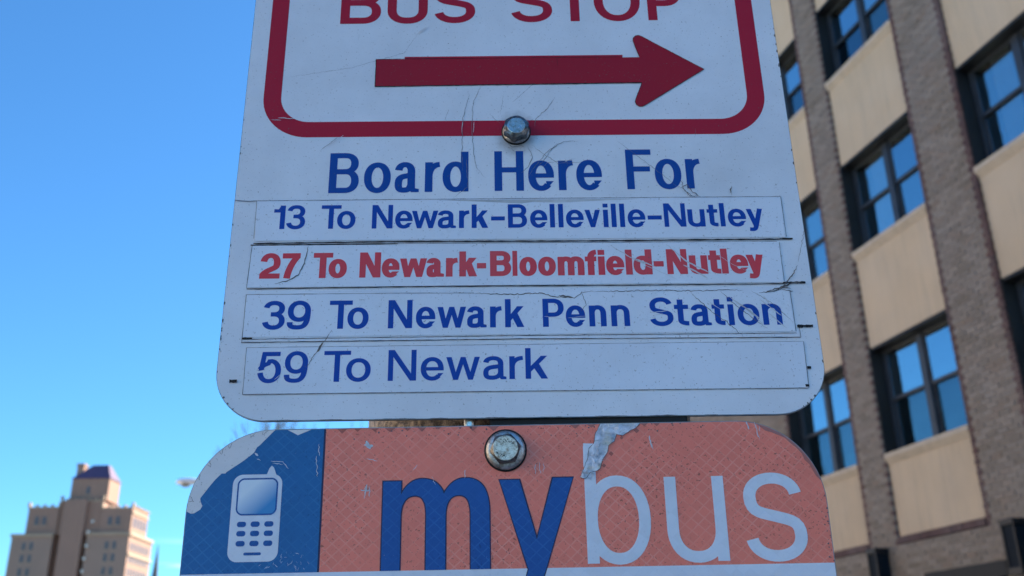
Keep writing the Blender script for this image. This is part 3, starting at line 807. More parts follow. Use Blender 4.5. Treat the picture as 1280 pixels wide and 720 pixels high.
# parapets with merlons
mer = []
for x0, x1, z, y in ((-98.9,-92.7,35.2,200.6), (-84.0,-77.7,34.9,200.5), (-92.6,-84.1,36.5,200.9)):
    n = max(3, int((x1-x0)/1.1))
    for i in range(n):
        x = x0+(x1-x0)*i/(n-1); mer.append((x-.22, x+.22, y-.12, y+.5, z, z+(.9 if i in (0, n-1) else .42)))
    mer.append((x0-.1, x1+.1, y-.1, y+.2, z-.35, z-.02))
for i in range(9): mer.append((-78.0, -77.55, 200.9+i*1.05, 201.4+i*1.05, 34.9, 35.4))
for q in mer: tb('merlon', M['trim'], q)
for q in ((-101.3,-92.8,199.75,200.1,29.1,29.75), (-86.1,-77.3,199.75,200.1,29.2,29.85), (-77.52,-77.2,200.1,213.1,29.2,29.85),
   (-77.52,-77.25,200.1,213.1,25.3,25.8), (-77.72,-77.5,200.6,209.7,33.6,34.0)): tb('cornice', M['trim'], q)
rf = MB()
X0, X1, Y0, Y1, Z0, Z1 = -91.5+81, -83.4+81, 1.2, 7.4, 41.0+EYE, 44.2+EYE
rf.add([(X0,Y0,Z0),(X1,Y0,Z0),(X1,Y1,Z0),(X0,Y1,Z0),(X0+3.2,Y0+2.3,Z1),(X1-1.7,Y0+2.3,Z1),(X1-1.7,Y1-2.3,Z1),(X0+3.2,Y1-2.3,Z1)],
       [(0,1,5,4),(1,2,6,5),(2,3,7,6),(3,0,4,7),(4,5,6,7),(0,3,2,1)])
rf.build('roof', M['slate'], TW)
wm = MB(); wm.box(-.38, .38, -.04, .1, -.75, .75); wm = wm.mesh('window', M['twin'])
fm = MB(); fm.box(-.5, .5, -.07, .02, -.98, -.78); fm = fm.mesh('window_sill', M['trim'])
def tw(x, y, z, side=False, sc=1):
    o = link('window', wm, TW, (x+81, y-200, z+EYE)); o.scale = (sc, 1, sc)
    if side: o.rotation_euler.z = R_(90)
    q = link('window_sill', fm, o)
for z in (27.3, 24.9, 22.3, 19.8, 17.3, 14.8, 12.3):
    for x in (-98.4, -96.9, -81.8, -80.3): tw(x, 200, z)
    for i in range(8): tw(-77.5, 201.3+i*1.4, z-.1, True)
for x in (-96.9, -95.4): tw(x, 200.6, 32.4, sc=1.1)
for x in (-82.0, -80.4): tw(x, 200.5, 32.2, sc=1.1)
for i in range(5): tw(-77.7, 202+i*1.6, 32.0, True, 1.3)
tw(-87.7, 201.4, 38.6)
dots = [(-85.5,32.1,200.6),(-85.7,29.9,199.7),(-85.7,27.2,199.7),(-85.8,24.7,199.7),(-85.8,22.3,199.7),(-85.8,19.8,199.7)]  # small pale boxes in a column up the tower front
for x, z, y in dots:
    mb = MB(); mb.box(x+81-.2, x+81+.2, y-200-.25, y-200+.4, z+EYE-.26, z+EYE+.26); mb.build('pale_box', plain('pale_metal', (.7,.68,.62), .4), TW)

# church spire
sp = empty('church_spire', (-89.3, 250, 0), label='thin dark church spire beside the distant buff brick tower', cat='spire')
mb = MB(); mb.tube((0,0,26.5), (0,0,36.3), .95, .05, 8); mb.build('spire_roof', M['twin'], sp)
mb = MB(); mb.box(-1.3, 1.3, -1.3, 1.3, 0, 26.5); mb.build('wall', M['tower'], sp)

# street lamp, its head just left of the orange sign
SL = empty('street_lamp', (-7.9, 30, -.0), label='grey street lamp head sticking out left of the orange sign', cat='street lamp')
mb = MB(); mb.tube((0,0,0), (0,0,7.9), .10, .065, 14); mb.build('pole', M['galv'], SL)
mb = MB()
pts = [(0, 7.6), (-.5, 7.95), (-1.2, 8.1), (-1.95, 8.12)]
for p, q in zip(pts[:-1], pts[1:]): mb.tube((p[0],0,p[1]), (q[0],0,q[1]), .035, .035, 8)
mb.build('arm', M['galv'], SL)
mb = MB()
pr = [(0,0),(.06,.055),(.2,.09),(.42,.105),(.62,.10),(.74,.07),(.80,0)]
vs = []; n = 12
for x, r_ in pr:
    for i in range(n):
        t = 2*math.pi*i/n; vs.append((-1.75-x*.95, math.cos(t)*r_*1.35, 8.04+math.sin(t)*r_*(1.35 if math.sin(t) > 0 else .7)))
mb.add(vs, [(a*n+i, a*n+(i+1) % n, (a+1)*n+(i+1) % n, (a+1)*n+i) for a in range(len(pr)-1) for i in range(n)], 0, True)
mb.build('lamp_head', M['galv'], SL)
mb = MB(); mb.lathe([(0.0,-.10),(.08,-.095),(.13,-.06),(.15,0),(.15,.03)], 16); mb.build('lens', M['lens'], SL, (-2.2, 0, 8.0))

# bare winter tree
TR = empty('bare_tree', (-9.3, 40, 0), label='bare winter tree whose top twigs show in the gap between the signs', cat='tree')
tr = MB(); br = MB(); tr_r = random.Random(21)
def grow(mb, p, d, l, r_, lev):
    k = 3 if lev < 3 else 2
    for i in range(k):
        d2 = (d + Vector((tr_r.uniform(-.12,.12), tr_r.uniform(-.12,.12), .04))).normalized()
        q = p+d2*l/k; r2 = r_*.87
        mb.tube(p, q, r_, r2, 7 if lev < 2 else 4, caps=False); p, d, r_ = q, d2, r2
        if lev > 0 and i < k-1 and lev < 5 and tr_r.random() < .8: side(p, d, l*.6, r_*.5, lev+1)
    if lev < 6:
        for j in range(3 if lev < 4 else 2): side(p, d, l*tr_r.uniform(.66, .82), r_*.66, lev+1)
def side(p, d, l, r_, lev):
    a = tr_r.uniform(0, 6.283); u = d.orthogonal().normalized(); v = d.cross(u)
    sp_ = tr_r.uniform(.35, .75)
    grow(br, p, (d+(u*math.cos(a)+v*math.sin(a))*sp_+Vector((0,0,.12))).normalized(), l, max(r_, .017), lev)
tr.tube((0,0,0), (.05,0,2.6), .24, .17, 12, caps=False)
for j in range(5):
    a = j*1.256+.3
    grow(br, Vector((.05,0,2.3+.12*j)), Vector((math.cos(a)*.5, math.sin(a)*.5, .9)).normalized(), 3.0, .10, 1)
zm = max(v[2] for v in br.v); xa_ = min(v[0] for v in br.v); xb_ = max(v[0] for v in br.v)
kz = 13.3/zm; kx = 3.7/max(-xa_, xb_)
br.v = [(v[0]*(kx if v[2] > 2.6 else 1), v[1]*kx, v[2]*(1+(kz-1)*min(1, max(0, (v[2]-2.3)/2)))) for v in br.v]
tr.build('trunk', M['bark'], TR); crown = br.build('branches', M['bark'], TR)
tag(crown, kind='stuff')

# ================================================================== POLE AND SIGNS
PO = empty('sign_pole', (.0091, .5815, 0), label='thick brown hammered metal pole behind both signs', cat='pole')
mb = MB(); mb.tube((0,0,.02), (0,0,5.2), .0965, .0965, 64); mb.build('shaft', M['pole'], PO)
mb = MB(); mb.lathe([(.0968,.0),(.17,.0),(.17,.03),(.12,.06),(.105,.16),(.0968,.17)], 40); mb.build('base', M['pole'], PO)
mb = MB(); mb.lathe([(0,5.26),(.06,5.25),(.10,5.21),(.104,5.17),(.104,5.14)][::-1], 40); mb.build('cap', M['pole'], PO)

mm = lambda pts: [(a/1000, b/1000) for a, b in pts]
def flat(name, pts, y, mat, parent, th=None):
    mb = MB(); P = [Vector(p) for p in pts]
    if th is None:
        mb.add([(p[0]/1000, y, p[1]/1000) for p in pts], [tuple(t) for t in tess(pts)])
    else: mb.prism(mm(pts), y, y+th)
    return mb.build(name, mat, parent)
def tess(pts):
    a = sum(pts[i][0]*pts[(i+1) % len(pts)][1]-pts[(i+1) % len(pts)][0]*pts[i][1] for i in range(len(pts)))
    t = geometry.tessellate_polygon([[Vector((x, z, 0)) for x, z in pts]])
    out = []
    for q in t:
        A, B_, C_ = (pts[i] for i in q)
        s_ = (B_[0]-A[0])*(C_[1]-A[1])-(B_[1]-A[1])*(C_[0]-A[0])
        out.append(q if s_ > 0 else q[::-1])
    return out
def rrect(x0, x1, z0, z1, r, n=10):
    o = []
    rr = r if isinstance(r, (list, tuple)) else (r,)*4        # bl, br, tr, tl
    for (cx, cz, a, q) in ((x0+rr[0], z0+rr[0], 180, rr[0]), (x1-rr[1], z0+rr[1], 270, rr[1]), (x1-rr[2], z1-rr[2], 0, rr[2]), (x0+rr[3], z1-rr[3], 90, rr[3])):
        for i in range(n+1):
            t = R_(a+90*i/n); o.append((cx+q*math.cos(t), cz+q*math.sin(t)))
    return o
crk = random.Random(5)
def ribbon(mb, pts, y, wd, jit=.25, taper=True, step=1.6):
    """thin irregular strip through pts (mm)"""
    P = [pts[0]]
    for a, b in zip(pts[:-1], pts[1:]):
        L = math.hypot(b[0]-a[0], b[1]-a[1]); n = max(1, int(L/step))
        for i in range(1, n+1):
            t = i/n; j = jit if i < n else jit*.3
            P.append((a[0]+(b[0]-a[0])*t+crk.uniform(-j, j), a[1]+(b[1]-a[1])*t+crk.uniform(-j, j)))
    n = len(P); vs = []
    for i in range(n):
        a, b = P[max(0, i-1)], P[min(n-1, i+1)]
        tx, ty = b[0]-a[0], b[1]-a[1]; l = math.hypot(tx, ty) or 1
        t = i/(n-1); h = wd/2*crk.uniform(.6, 1.25)*((min(1, 4*t+.25, 4*(1-t)+.25)) if taper else 1)
        vs += [((P[i][0]-ty/l*h)/1000, y, (P[i][1]+tx/l*h)/1000), ((P[i][0]+ty/l*h)/1000, y, (P[i][1]-tx/l*h)/1000)]
    mb.add(vs, [(2*i, 2*i+1, 2*i+3, 2*i+2) for i in range(n-1)])
def chip(mb, x, z, r, y, sx=1., sz=1., n=8):
    pts = []
    for i in range(n):
        t = 2*math.pi*i/n; q = r*crk.uniform(.55, 1.15); pts.append((x+q*sx*math.cos(t), z+q*sz*math.sin(t)))
    mb.add([(a/1000, y, b/1000) for a, b in pts], [tuple(range(n))])

def hexbolt(parent, x, z, af, head_h, face_r, wr, face_mat, wm_, tilt=0):
    """hexagon head with a turned round face (mm), flat washer and rubber washer"""
    N_ = 48; vs = []; prof = []
    for i in range(N_):
        t = 2*math.pi*i/N_; a = (math.degrees(t)-tilt) % 60-30
        q = (af/2)/math.cos(R_(a))
        drop = .5+(q-af/2)*1.1
        prof.append([(x+r_*math.cos(t), y_, z+r_*math.sin(t)) for r_, y_ in ((q, 0), (q, -(head_h-drop-.2)), (q*.99, -(head_h-drop)), (face_r*1.01, -head_h), (face_r*.96, -head_h-.10), (.001, -head_h-.02))])
    m_ = 6
    for p in prof: vs += [(a/1000, b/1000-.0018, c/1000) for a, b, c in p]
    e = MB()
    for k in range(m_-1):
        e.add(vs if k == 0 else [], [(i*m_+k-(0), i*m_+k+1, ((i+1) % N_)*m_+k+1, ((i+1) % N_)*m_+k) for i in range(N_)] if k == 0 else [], 0)
        if k: 
            for i in range(N_): e.f.append((i*m_+k, i*m_+k+1, ((i+1) % N_)*m_+k+1, ((i+1) % N_)*m_+k)); e.m.append(1 if k >= 3 else 0); e.sm.append(False)
    e.build('bolt_head', [M['bolt_shade'], face_mat], parent)
    wsh = MB(); wsh.lathe([(.0005, -.0022), (wr/1000*.70, -.0022), (wr/1000*.86, -.0019), (wr/1000*.97, -.0012), (wr/1000, -.0006), (wr/1000, 0)], 48, axis='y')
    wsh.build('washer', wm_, parent, (x/1000, -.0004, z/1000))
    rb = MB(); rb.lathe([(.0005, -.0009), (wr/1000*1.04, -.0009), (wr/1000*1.08, -.0005), (wr/1000*1.08, 0)], 40, axis='y')
    rb.build('rubber_washer', M['rubber'], parent, (x/1000, -.0002, z/1000))

# ---------------- bus stop sign
A1 = empty('bus_stop_sign', (0, .4707, .23535+EYE), (R_(-.774), R_(-.158), R_(.986)),
           label='white bus stop sign with red arrow and four route strips above the orange sign', cat='sign')
X0, X1, Z0, Z1 = -148.4, 156.6, -113.1, 344
rnd2 = random.Random(3)
out = rrect(X0, X1, Z0, Z1, 26, 14)
mb = MB()
mb.prism(mm(out), 0, .0021)
me_panel = mb.build('panel', M['alu'], A1)
ins = [(x*.9985+.006, z*.9985+.17) for x, z in out]
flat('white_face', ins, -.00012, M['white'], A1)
def frame_ring(x0, x1, z0, z1, ro, wd):
    a = rrect(x0, x1, z0, z1, ro, 14); b = rrect(x0+wd, x1-wd, z0+wd*1.0, z1-wd, ro-wd*.95, 14); n = len(a)
    mb = MB(); mb.add([(x/1000, -.00022, z/1000) for x, z in a+b], [(i, (i+1) % n, n+(i+1) % n, n+i) for i in range(n)])
    return mb
frame_ring(-138.2, 145.2, 48.1, 333, 26, 9.9).build('red_border', M['red'], A1)
# upper part, above the picture: a second line of print in the same red frame
def lettering(key, y, mat, parent, name='lettering'):
    for q in letter_polys(key):
        mb = MB(); fill(q, y, mb); mb.build('letter', mat, parent)
lettering('bus_stop', -.00022, M['red'], A1)
lettering('board', -.00022, M['navy'], A1)
ar = [(-75.7,99.6),(-75.7,81.2),(72.6,82.6)] + [(76.0,82.4),(74.6,78.5),(72.0,72.0),(71.3,69.6),(71.9,67.6),(73.6,66.4),(75.4,66.5),(77.2,67.5),(94,78.9),(112.5,91.3),(94,103.7),(78.0,114.6),(76.2,115.4),(74.4,114.9),(73.0,113.4),(72.8,111.5),(74.0,106.5),(75.9,99.9)]
flat('arrow', ar, -.00045, M['arrowred'], A1, .0003)
flat('arrow_overlap', [(-59.5,101.3),(66.2,101.7),(66.0,99.9),(-59.4,99.75)], -.00038, M['red'], A1, .0002)
ed = MB(); ribbon(ed, [(-75.9,81.1),(0,81.8),(76,82.4)], -.00052, .55, .08, False); ribbon(ed, [(-75.8,99.6),(-75.8,81.2)], -.00052, .4, .08, False)  # thin black lines round the arrow's edges
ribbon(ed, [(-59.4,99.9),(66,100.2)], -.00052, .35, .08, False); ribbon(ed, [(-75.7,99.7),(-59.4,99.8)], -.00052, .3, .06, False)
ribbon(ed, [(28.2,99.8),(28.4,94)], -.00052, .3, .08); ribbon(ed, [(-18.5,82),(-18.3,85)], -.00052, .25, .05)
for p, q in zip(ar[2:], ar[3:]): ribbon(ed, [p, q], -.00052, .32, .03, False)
tag(ed.build('arrow_edge_line', M['black'], A1), kind='stuff')
# route strips: stuck-on plates, each with its lettering
def strip(pts, key, mat, tmat, label, y=-.0006, th=.00048):
    o = flat('route_strip', pts, y, mat, A1, th); o['label'] = label
    lettering(key, y-.00008, tmat, o)
    return o
strip([(-136.0,8.1),(146.1,7.8),(145.8,-16.2),(-135.5,-15.4)], '13', M['sheet'], M['royal'], 'white strip reading 13 To Newark-Belleville-Nutley')
strip([(-136.3,-18.3),(141.9,-19.1),(141.8,-42.3),(-137.1,-42.1)], '27', M['sheet'], M['rered'], 'white strip reading 27 To Newark-Bloomfield-Nutley in red')
strip([(-136.8,-46.2),(143.9,-47.2),(144.2,-69.6),(-136.9,-69.4)], '39', M['sheet'], M['royal'], 'white strip reading 39 To Newark Penn Station')
strip([(-134.3,-75.3),(147.4,-75.3),(146.8,-99.6),(-134.0,-99.3)], '59', M['sheet_dull'], M['royal'], 'white strip reading 59 To Newark')
# older strips left underneath, showing as narrow ledges
flat('old_strip', [(-136.6,-43.9),(143.5,-44.6),(143.6,-50),(-136.6,-50)], -.00032, M['sheet_dull'], A1, .00022)
flat('old_strip', [(-137.2,-66),(146.0,-66),(146.2,-72.4),(-137.3,-71.6)], -.00032, M['sheet_dull'], A1, .00022)
bl = MB()
yb = -.00068
for pts, wd in (([(-136,-16.9),(-60,-16.6),(40,-17.3),(146,-17.4),(149,-17.4)], .75), ([(-137.3,-17.9),(-60,-17.9)], .6),
                ([(-137.2,-42.9),(-40,-42.6),(60,-43.1),(142,-43.2)], .5), ([(-137.3,-70.5),(0,-70.2),(144.6,-70.6)], .30),
                ([(-137.4,-72.3),(0,-72.0),(146.4,-73)], .36), ([(-136.9,-46.1),(-60,-46.2),(-20,-46.6)], .22)):
    ribbon(bl, pts, yb, wd, .07, False, 3)
for x0, x1, z, h in ((142.6,149.6,-17.2,.9),(141.2,153.0,-42.6,1.1),(145.4,153.6,-66.9,1.5),(147.6,149.6,-89.2,1.6),(-141.3,-137.6,-92.6,1.7),(-137.2,-132,-70.1,.9),(145.5,147.4,-98.6,1.3)):
    ribbon(bl, [(x0, z), (x1, z)], yb-.00002, h, .1, False, .8)
tag(bl.build('adhesive_line', M['black'], A1), kind='stuff')
ln = MB()
for pts, wd in (([(-136.3,8.3),(-136.0,-14)], .3), ([(-148,8.9),(-140,8.2),(-136.2,8.5)], .45), ([(-136,8.5),(0,8.4),(146.2,8.2)], .32),
                ([(146.3,8),(146.4,-16)], .3), ([(142.1,-19),(142,-42)], .3), ([(-136.5,-18.2),(-137.3,-42.5)], .35), ([(-136.4,-18.0),(-60,-17.7),(141,-18.7)], .22),
                ([(-137.1,-46),(-137.1,-72)], .3), ([(144.3,-47),(144.6,-69.8)], .3), ([(146.4,-66),(146.6,-73)], .3), ([(-134.5,-75.0),(147.5,-75.1)], .22),
                ([(147.6,-75.2),(147.1,-99.8)], .32), ([(-134.4,-75.2),(-134.2,-99.5)], .28), ([(-134.2,-99.6),(-20,-99.5),(146.9,-99.9)], .34)):
    ribbon(ln, pts, -.00066, wd, .06, False, 2.5)
# hairline cracks radiating from the upper bolt
for pts, wd in (([(-14.5,84),(-20,71),(-21,55),(-20,38),(-18.5,28),(-14,22)], .26), ([(-22,76),(-26,60),(-26.3,46),(-26,32),(-26,26)], .26), ([(-11,62),(-5,56)], .16),
                ([(26,73),(22,66),(15,59),(14,53)], .24), ([(14,59),(8,56)], .16), ([(12,42),(19,36),(26,30),(40,31)], .22), ([(38,44),(30,44),(22,39),(14,29),(10,22)], .26),
                ([(10,41),(12.5,34),(10,28),(6,24)], .34), ([(26,43),(20,34),(16,29)], .24), ([(17,28),(22,31),(30,31.5),(36,33)], .2),([(-24,34),(-23,16),(-31,9.5)], .24),
                ([(-95,48),(-104,40)], .22), ([(60,44),(75,30),(92,14)], .2), ([(-34,66),(-36,58)], .14), ([(55,-2),(60,-6)], .2), ([(-3,75),(-5,62)], .12),
                ([(103,46),(104,52)], .14), ([(-125,88),(-90,94),(-60,104),(-52,118)], .14), ([(2,70),(12,80),(20,86)], .14)):
    ribbon(ln, pts, -.00034, wd, .35)
tag(ln.build('hairline_crack', M['hair'], A1), kind='stuff')
ck = MB()
for pts, wd in (([(-107,-18.6),(-107.6,-24),(-108.6,-29),(-111,-35.3),(-116.5,-38.6),(-123,-40.2)], .7), ([(-20,-46.8),(0,-47.6),(14,-47.0),(22,-49.2),(32,-50.0),(36,-46.8),(42,-46.4)], .6),
                ([(36,-47),(38,-54),(35,-57)], .4), ([(24,-48.4),(31,-49.6)], .9), ([(42,-46.6),(70,-46.2),(100,-46.8),(112,-46.0),(120,-47)], .45),
                ([(92,-47.2),(100,-56),(112,-66.5),(117,-72)], .42), ([(108,-47),(118,-58),(130,-68)], .36), ([(124,-47),(134,-54),(143,-64)], .28),
                ([(128,-48.2),(136,-47.5),(142,-44),(147,-38),(150,-33)], .7), ([(138,-47),(144,-43.5),(152,-42)], 1.0), ([(140,-46.5),(146,-47.6)], .6), ([(132,-47.4),(140,-45.2),(145,-46)], .8),
                ([(150.8,-31),(157,-10)], .25),
                ([(-92,-66),(-97,-74),(-100.5,-80),(-103.5,-86)], .45), ([(-96,-73),(-99,-78)], 1.0), ([(-101,-81.5),(-101.8,-83)], .8),
                ([(92,14),(96,16),(99,11),(103,8.5)], .5), ([(92.5,15),(97,9),(102,8.6)], .35), ([(93,19),(94.5,12),(100,8.2)], .4), ([(119,10.5),(120,14)], .7), ([(119.6,9),(120.2,15)], .3),
                ([(-1,43),(1.5,40.5),(6,41.5),(8,40)], .4), ([(1,40),(3,37)], .25)):
    ribbon(ck, pts, -.00074, wd*.75, .35, step=1.1)
# nicks along both edges
for i in range(17):
    z = crk.uniform(-90, 70); chip(ck, X0+.5, z, crk.uniform(.2, .7), -.00026, .7, 1.6)
for i in range(11):
    z = crk.uniform(-90, 120); chip(ck, X1-.5, z, crk.uniform(.3, .8), -.00026, .7, 1.7)
for a in (213, 222, 231, 300, 306, 312, 319):
    cx = X0+26 if a < 270 else X1-26; chip(ck, cx+25.3*math.cos(R_(a)), Z0+26+25.3*math.sin(R_(a)), crk.uniform(.4, .9), -.00026)
for i in range(9): ribbon(ck, [(X0+26+i*27, Z0+.35), (X0+26+i*27+crk.uniform(5, 22), Z0+.35)], -.00026, crk.uniform(.15, .35), .1)
for i in range(44): chip(ck, crk.uniform(-140, 150), crk.uniform(-108, 130), crk.uniform(.15, .36), -.00076)
tag(ck.build('crack', M['crack'], A1), kind='stuff')
# light scratches across the lettering
sc = MB()
for pts, wd in (([(52,-20),(62,-27),(72,-31)], .5), ([(66,-29),(76,-33)], .7), ([(82,-20),(92,-30),(104,-37)], .75), ([(90,-32),(102,-39.5)], .9), ([(60,-26),(72,-33),(86,-40)], .25), ([(108,-26),(116,-32),(124,-36)], .2),
                ([(112,-50),(124,-60),(128,-66)], .7), ([(117,-54),(127,-63)], .9), ([(128,-52),(138,-61)], .6), ([(132,-60),(140,-68)], .5), ([(130,-50),(133,-55)], .8), ([(70,-58.6),(80,-57.6)], .35), ([(72,-60),(77,-59.2)], .25), ([(100,-52),(108,-58)], .35),
                ([(-119,-92),(-116,-89)], .5), ([(-120,60),(-129,60.5)], .5), ([(-127,59),(-133,59.6)], .35), ([(-92,49),(-100,42)], .35),
                ([(16,-60),(27,-62)], .25), ([(28,-61),(38,-60)], .2), ([(-47,122),(-52,118)], .9), ([(-20,50),(-19.6,57)], .35), ([(-26.4,50),(-26.2,57)], .3)):
    ribbon(sc, pts, -.00078, wd, .2)
for i in range(60):
    x, z = crk.uniform(20, 142), crk.uniform(-97, -78); a = crk.uniform(.9, 2.4); l = crk.uniform(1.5, 6)
    ribbon(sc, [(x, z), (x+l*math.cos(a), min(-77, z+l*math.sin(a)))], -.00064, .10, .25)
tag(sc.build('scratch', M['scuff'], A1), kind='stuff')
# curled film above the first strip
cl = flat('curled_film', [(-40,7.9),(-14,6.6),(5,5.4),(12,6.2),(26,5.6),(42,6.4),(70,7.6),(20,7.7)], -.00063, plain('curled_film', (.52,.54,.56), .5, 0, .3, 60), A1)
hexbolt(A1, 3.7, 50.2, 13.2, 5.6, 4.9, 7.6, M['steel'], M['dark_steel'], tilt=20)

# ---------------- my bus sign
A2 = empty('orange_bus_sign', (0, .4707, .075312+EYE), (R_(1.376), R_(-.22), 0),
           label='orange and blue sign reading mybus with a mobile phone symbol', cat='sign')
x0, x1, z1 = -156.9, 148.7, 43.6
out2 = rrect(x0, x1, -158, z1, (26, 26, 40, 40), 16)
mb = MB(); mb.prism(mm(out2), 0, .0021); mb.build('panel', M['alu'], A2)
def clip_x(poly, xc, keep_left):
    o = []; n = len(poly)
    for i in range(n):
        a, b = poly[i], poly[(i+1) % n]
        ia = (a[0] <= xc) == keep_left; ib = (b[0] <= xc) == keep_left
        if ia: o.append(a)
        if ia != ib:
            t = (xc-a[0])/(b[0]-a[0]); o.append((xc, a[1]+t*(b[1]-a[1])))
    return o
face = rrect(x0+.4, x1-.4, -24.6, z1-.4, (0.01, 0.01, 39.6, 39.6), 20)
flat('blue_film', clip_x(face, -92.6, True), -.00012, M['blue'], A2)
flat('orange_film', clip_x(face, -92.2, False), -.00012, M['orange'], A2)
flat('divider_line', [(-92.85,-24.6),(-91.95,-24.6),(-91.95,43.1),(-92.85,43.1)], -.0002, M['outline'], A2)
low = rrect(x0+.4, x1-.4, -157.6, -24.4, (25.6, 25.6, .01, .01), 12)
flat('white_film', low, -.00022, M['wref'], A2, None)
# m and y: blue with a dark outline
def m_polys(g=0.):
    P = Pen(1, 1); zb = -24.4
    def off(pts, d):
        o = []
        for i, p in enumerate(pts):
            a, b = pts[max(0, i-1)], pts[min(len(pts)-1, i+1)]; tx, ty = b[0]-a[0], b[1]-a[1]; l = math.hypot(tx, ty)
            o.append((p[0]-ty/l*d, p[1]+tx/l*d))
        return o
    A = bez((-56.5,5.2),(-54.5,12.6),(-50.6,18),(-44.6,18),12)+bez((-44.6,18),(-39.0,18),(-35.6,15.4),(-34.0,10.7),12)[1:]
    Ai = bez((-54.5,0),(-54.5,6.2),(-52.4,10.1),(-47.8,10.1),12)+bez((-47.8,10.1),(-43.8,10.1),(-42.3,6.6),(-42.3,0),12)[1:]
    B2 = bez((-34.0,10.7),(-31.6,15.2),(-28.6,18),(-23.6,18),12)+bez((-23.6,18),(-16.2,18),(-12.3,12.8),(-12.3,2),12)[1:]
    Bi = bez((-33.2,0),(-33.2,6.2),(-31.2,10.0),(-26.8,10.0),12)+bez((-26.8,10.0),(-22.7,10.0),(-21.2,6.6),(-21.2,0),12)[1:]
    for o, i_ in ((A, Ai), (B2, Bi)):
        o = off(o, g); i_ = off(i_, -g)
        for k in range(24): P.poly([o[k], i_[k], i_[k+1], o[k+1]])
    P.rect(-63.1-g, zb, -54.5+g, 17.0+g); P.rect(-42.3-g, zb, -33.2+g, 1); P.rect(-21.2-g, zb, -12.3+g, 2.5)
    P.poly([(-42.3-g, 0), (-33.2+g, 0), (-34+g, 11), (-37, 13)]); P.poly([(-57, 4), (-54.5, 0), (-54.2, 8), (-56, 7)])
    return P.q
def y_polys(g=0.):
    P = Pen(1, 1); k = g*1.06
    P.poly([(-7.3-k, 16.7+g), (2.1+k, 16.7+g), (13.6+k, -24.6), (5.6-k, -24.6)])
    P.poly([(18.4-k, 17.3+g), (27.9+k, 17.3+g), (13.9+k, -24.6), (6.0-k*.5, -24.6)])
    h = [(5.9-k, -24.5), (13.9+k, -24.5), (10.6+k, -34), (7+g, -41), (0, -46.2-g), (-9-g, -46.6-g), (-9-g, -38.6+g), (-2, -38.6+g), (2, -36+g)]
    P.poly([h[0], h[1], h[2], h[8]]); P.poly([h[8], h[2], h[3], h[7]]); P.poly([h[7], h[3], h[4], h[5], h[6]])
    return P.q
for nm, fn in (('m', m_polys), ('y', y_polys)):
    mb = MB(); fill(fn(.55), -.0003, mb); mb.build('letter_outline', M['outline'], A2)
    mb = MB(); fill(fn(0), -.00038, mb); mb.build('letter', M['bblue'], A2)
def place(ch, a, b, base, xhh, sv, sh, cap=None, asc=None):
    cap = xhh/.74 if cap is None else cap
    return [[(x+a, y+base) for x, y in p] for p in glyph(ch, b-a, sv, sh, cap, xhh/cap)]
for q in (place('b', 33.4, 64.1, -22.9, 40.2, 5.6, 5.3, 55.2), place('u', 71.5, 99.9, -22.7, 39.5, 5.6, 5.3), place('s', 108.2, 137.3, -22.9, 40.2, 5.9, 5.3)):
    mb = MB(); fill(q, -.0003, mb); mb.build('letter', M['wref'], A2)
# phone symbol
ph = rrect(-135.4, -111.7, -19.2, 21.6, 4.6, 8)
ant = [(-119.8,19.5),(-119.4,21.6),(-118.3,24.6),(-117.3,25.8),(-116.2,24.8),(-114.6,20.8),(-113.8,19)]
P = Pen(1, 1); P.poly(ph); P.poly(ant)
mb = MB(); fill(P.q, -.0003, mb); pho = mb.build('phone_symbol', M['wref'], A2)
P = Pen(.75, .75)
def bulge(x0, x1, z0, z1, b, r=2.2):
    q = rrect(x0, x1, z0, z1, r, 6); cx, cz = (x0+x1)/2, (z0+z1)/2; hx, hz = (x1-x0)/2, (z1-z0)/2; o = []
    for x, z in q:
        u, v = (x-cx)/hx, (z-cz)/hz; o.append((x+b*u*(1-v*v), z+b*v*(1-u*u)))
    return o
scr = bulge(-132.4, -114.3, 2.9, 19.2, .7)
P.path(scr, True)
mb = MB(); fill(P.q, -.00038, mb); mb.build('screen_outline', M['bblue'], pho)
flat('screen', scr, -.00034, M['screen'], pho)
keys = [rrect(x-2.15+r_*.05, x+2.15+r_*.05, z-1.25, z+1.25, 1.15, 5) for r_, z in enumerate((-1.9, -6.2, -10.8)) for x in (-129.8, -123.3, -116.8)]
for q in keys+[rrect(-127.8, -119.6, -16.2, -14.9, .6, 4)]: flat('phone_key', q, -.00038, M['bblue'], pho)
# torn film: corner, chips, the long tear
flat('torn_corner', [(-116.8,43.3)] + [(-124.2,35.5),(-125.1,34.9),(-126.4,32.3),(-127.5,31.3),(-131.5,28.1),(-134.8,25.9),(-139.0,23.0),(-139.6,22.3),(-141.3,22.4),(-144.2,19.4),(-146.8,16.0),(-150.5,10.7),(-150.2,9.1),(-149.2,7.1),(-150.0,5.4),(-152.8,3.7),(-154.4,3.6),(-156.4,4.6)]
     + [(-116.9+39.6*math.cos(R_(a)), 3.6+39.6*math.sin(R_(a))) for a in range(176, 90, -6)][:], -.00030, M['peel'], A2)
cr = MB()
for i in range(7):
    a = R_(170-i*12+crk.uniform(-4,4)); x, z = -116.9+39.6*math.cos(a), 3.6+39.6*math.sin(a)
    ribbon(cr, [(x, z), (x-math.cos(a)*2.3+crk.uniform(-1, 1), z-math.sin(a)*2.0), (x+2.5*math.sin(a), z-2.2*math.cos(a))], -.00036, .22, .35, step=.8)
for x, z, r_ in ((-120,22.5,2.0),(-116.5,23.5,1.6),(-113,22,1.4)):
    pass
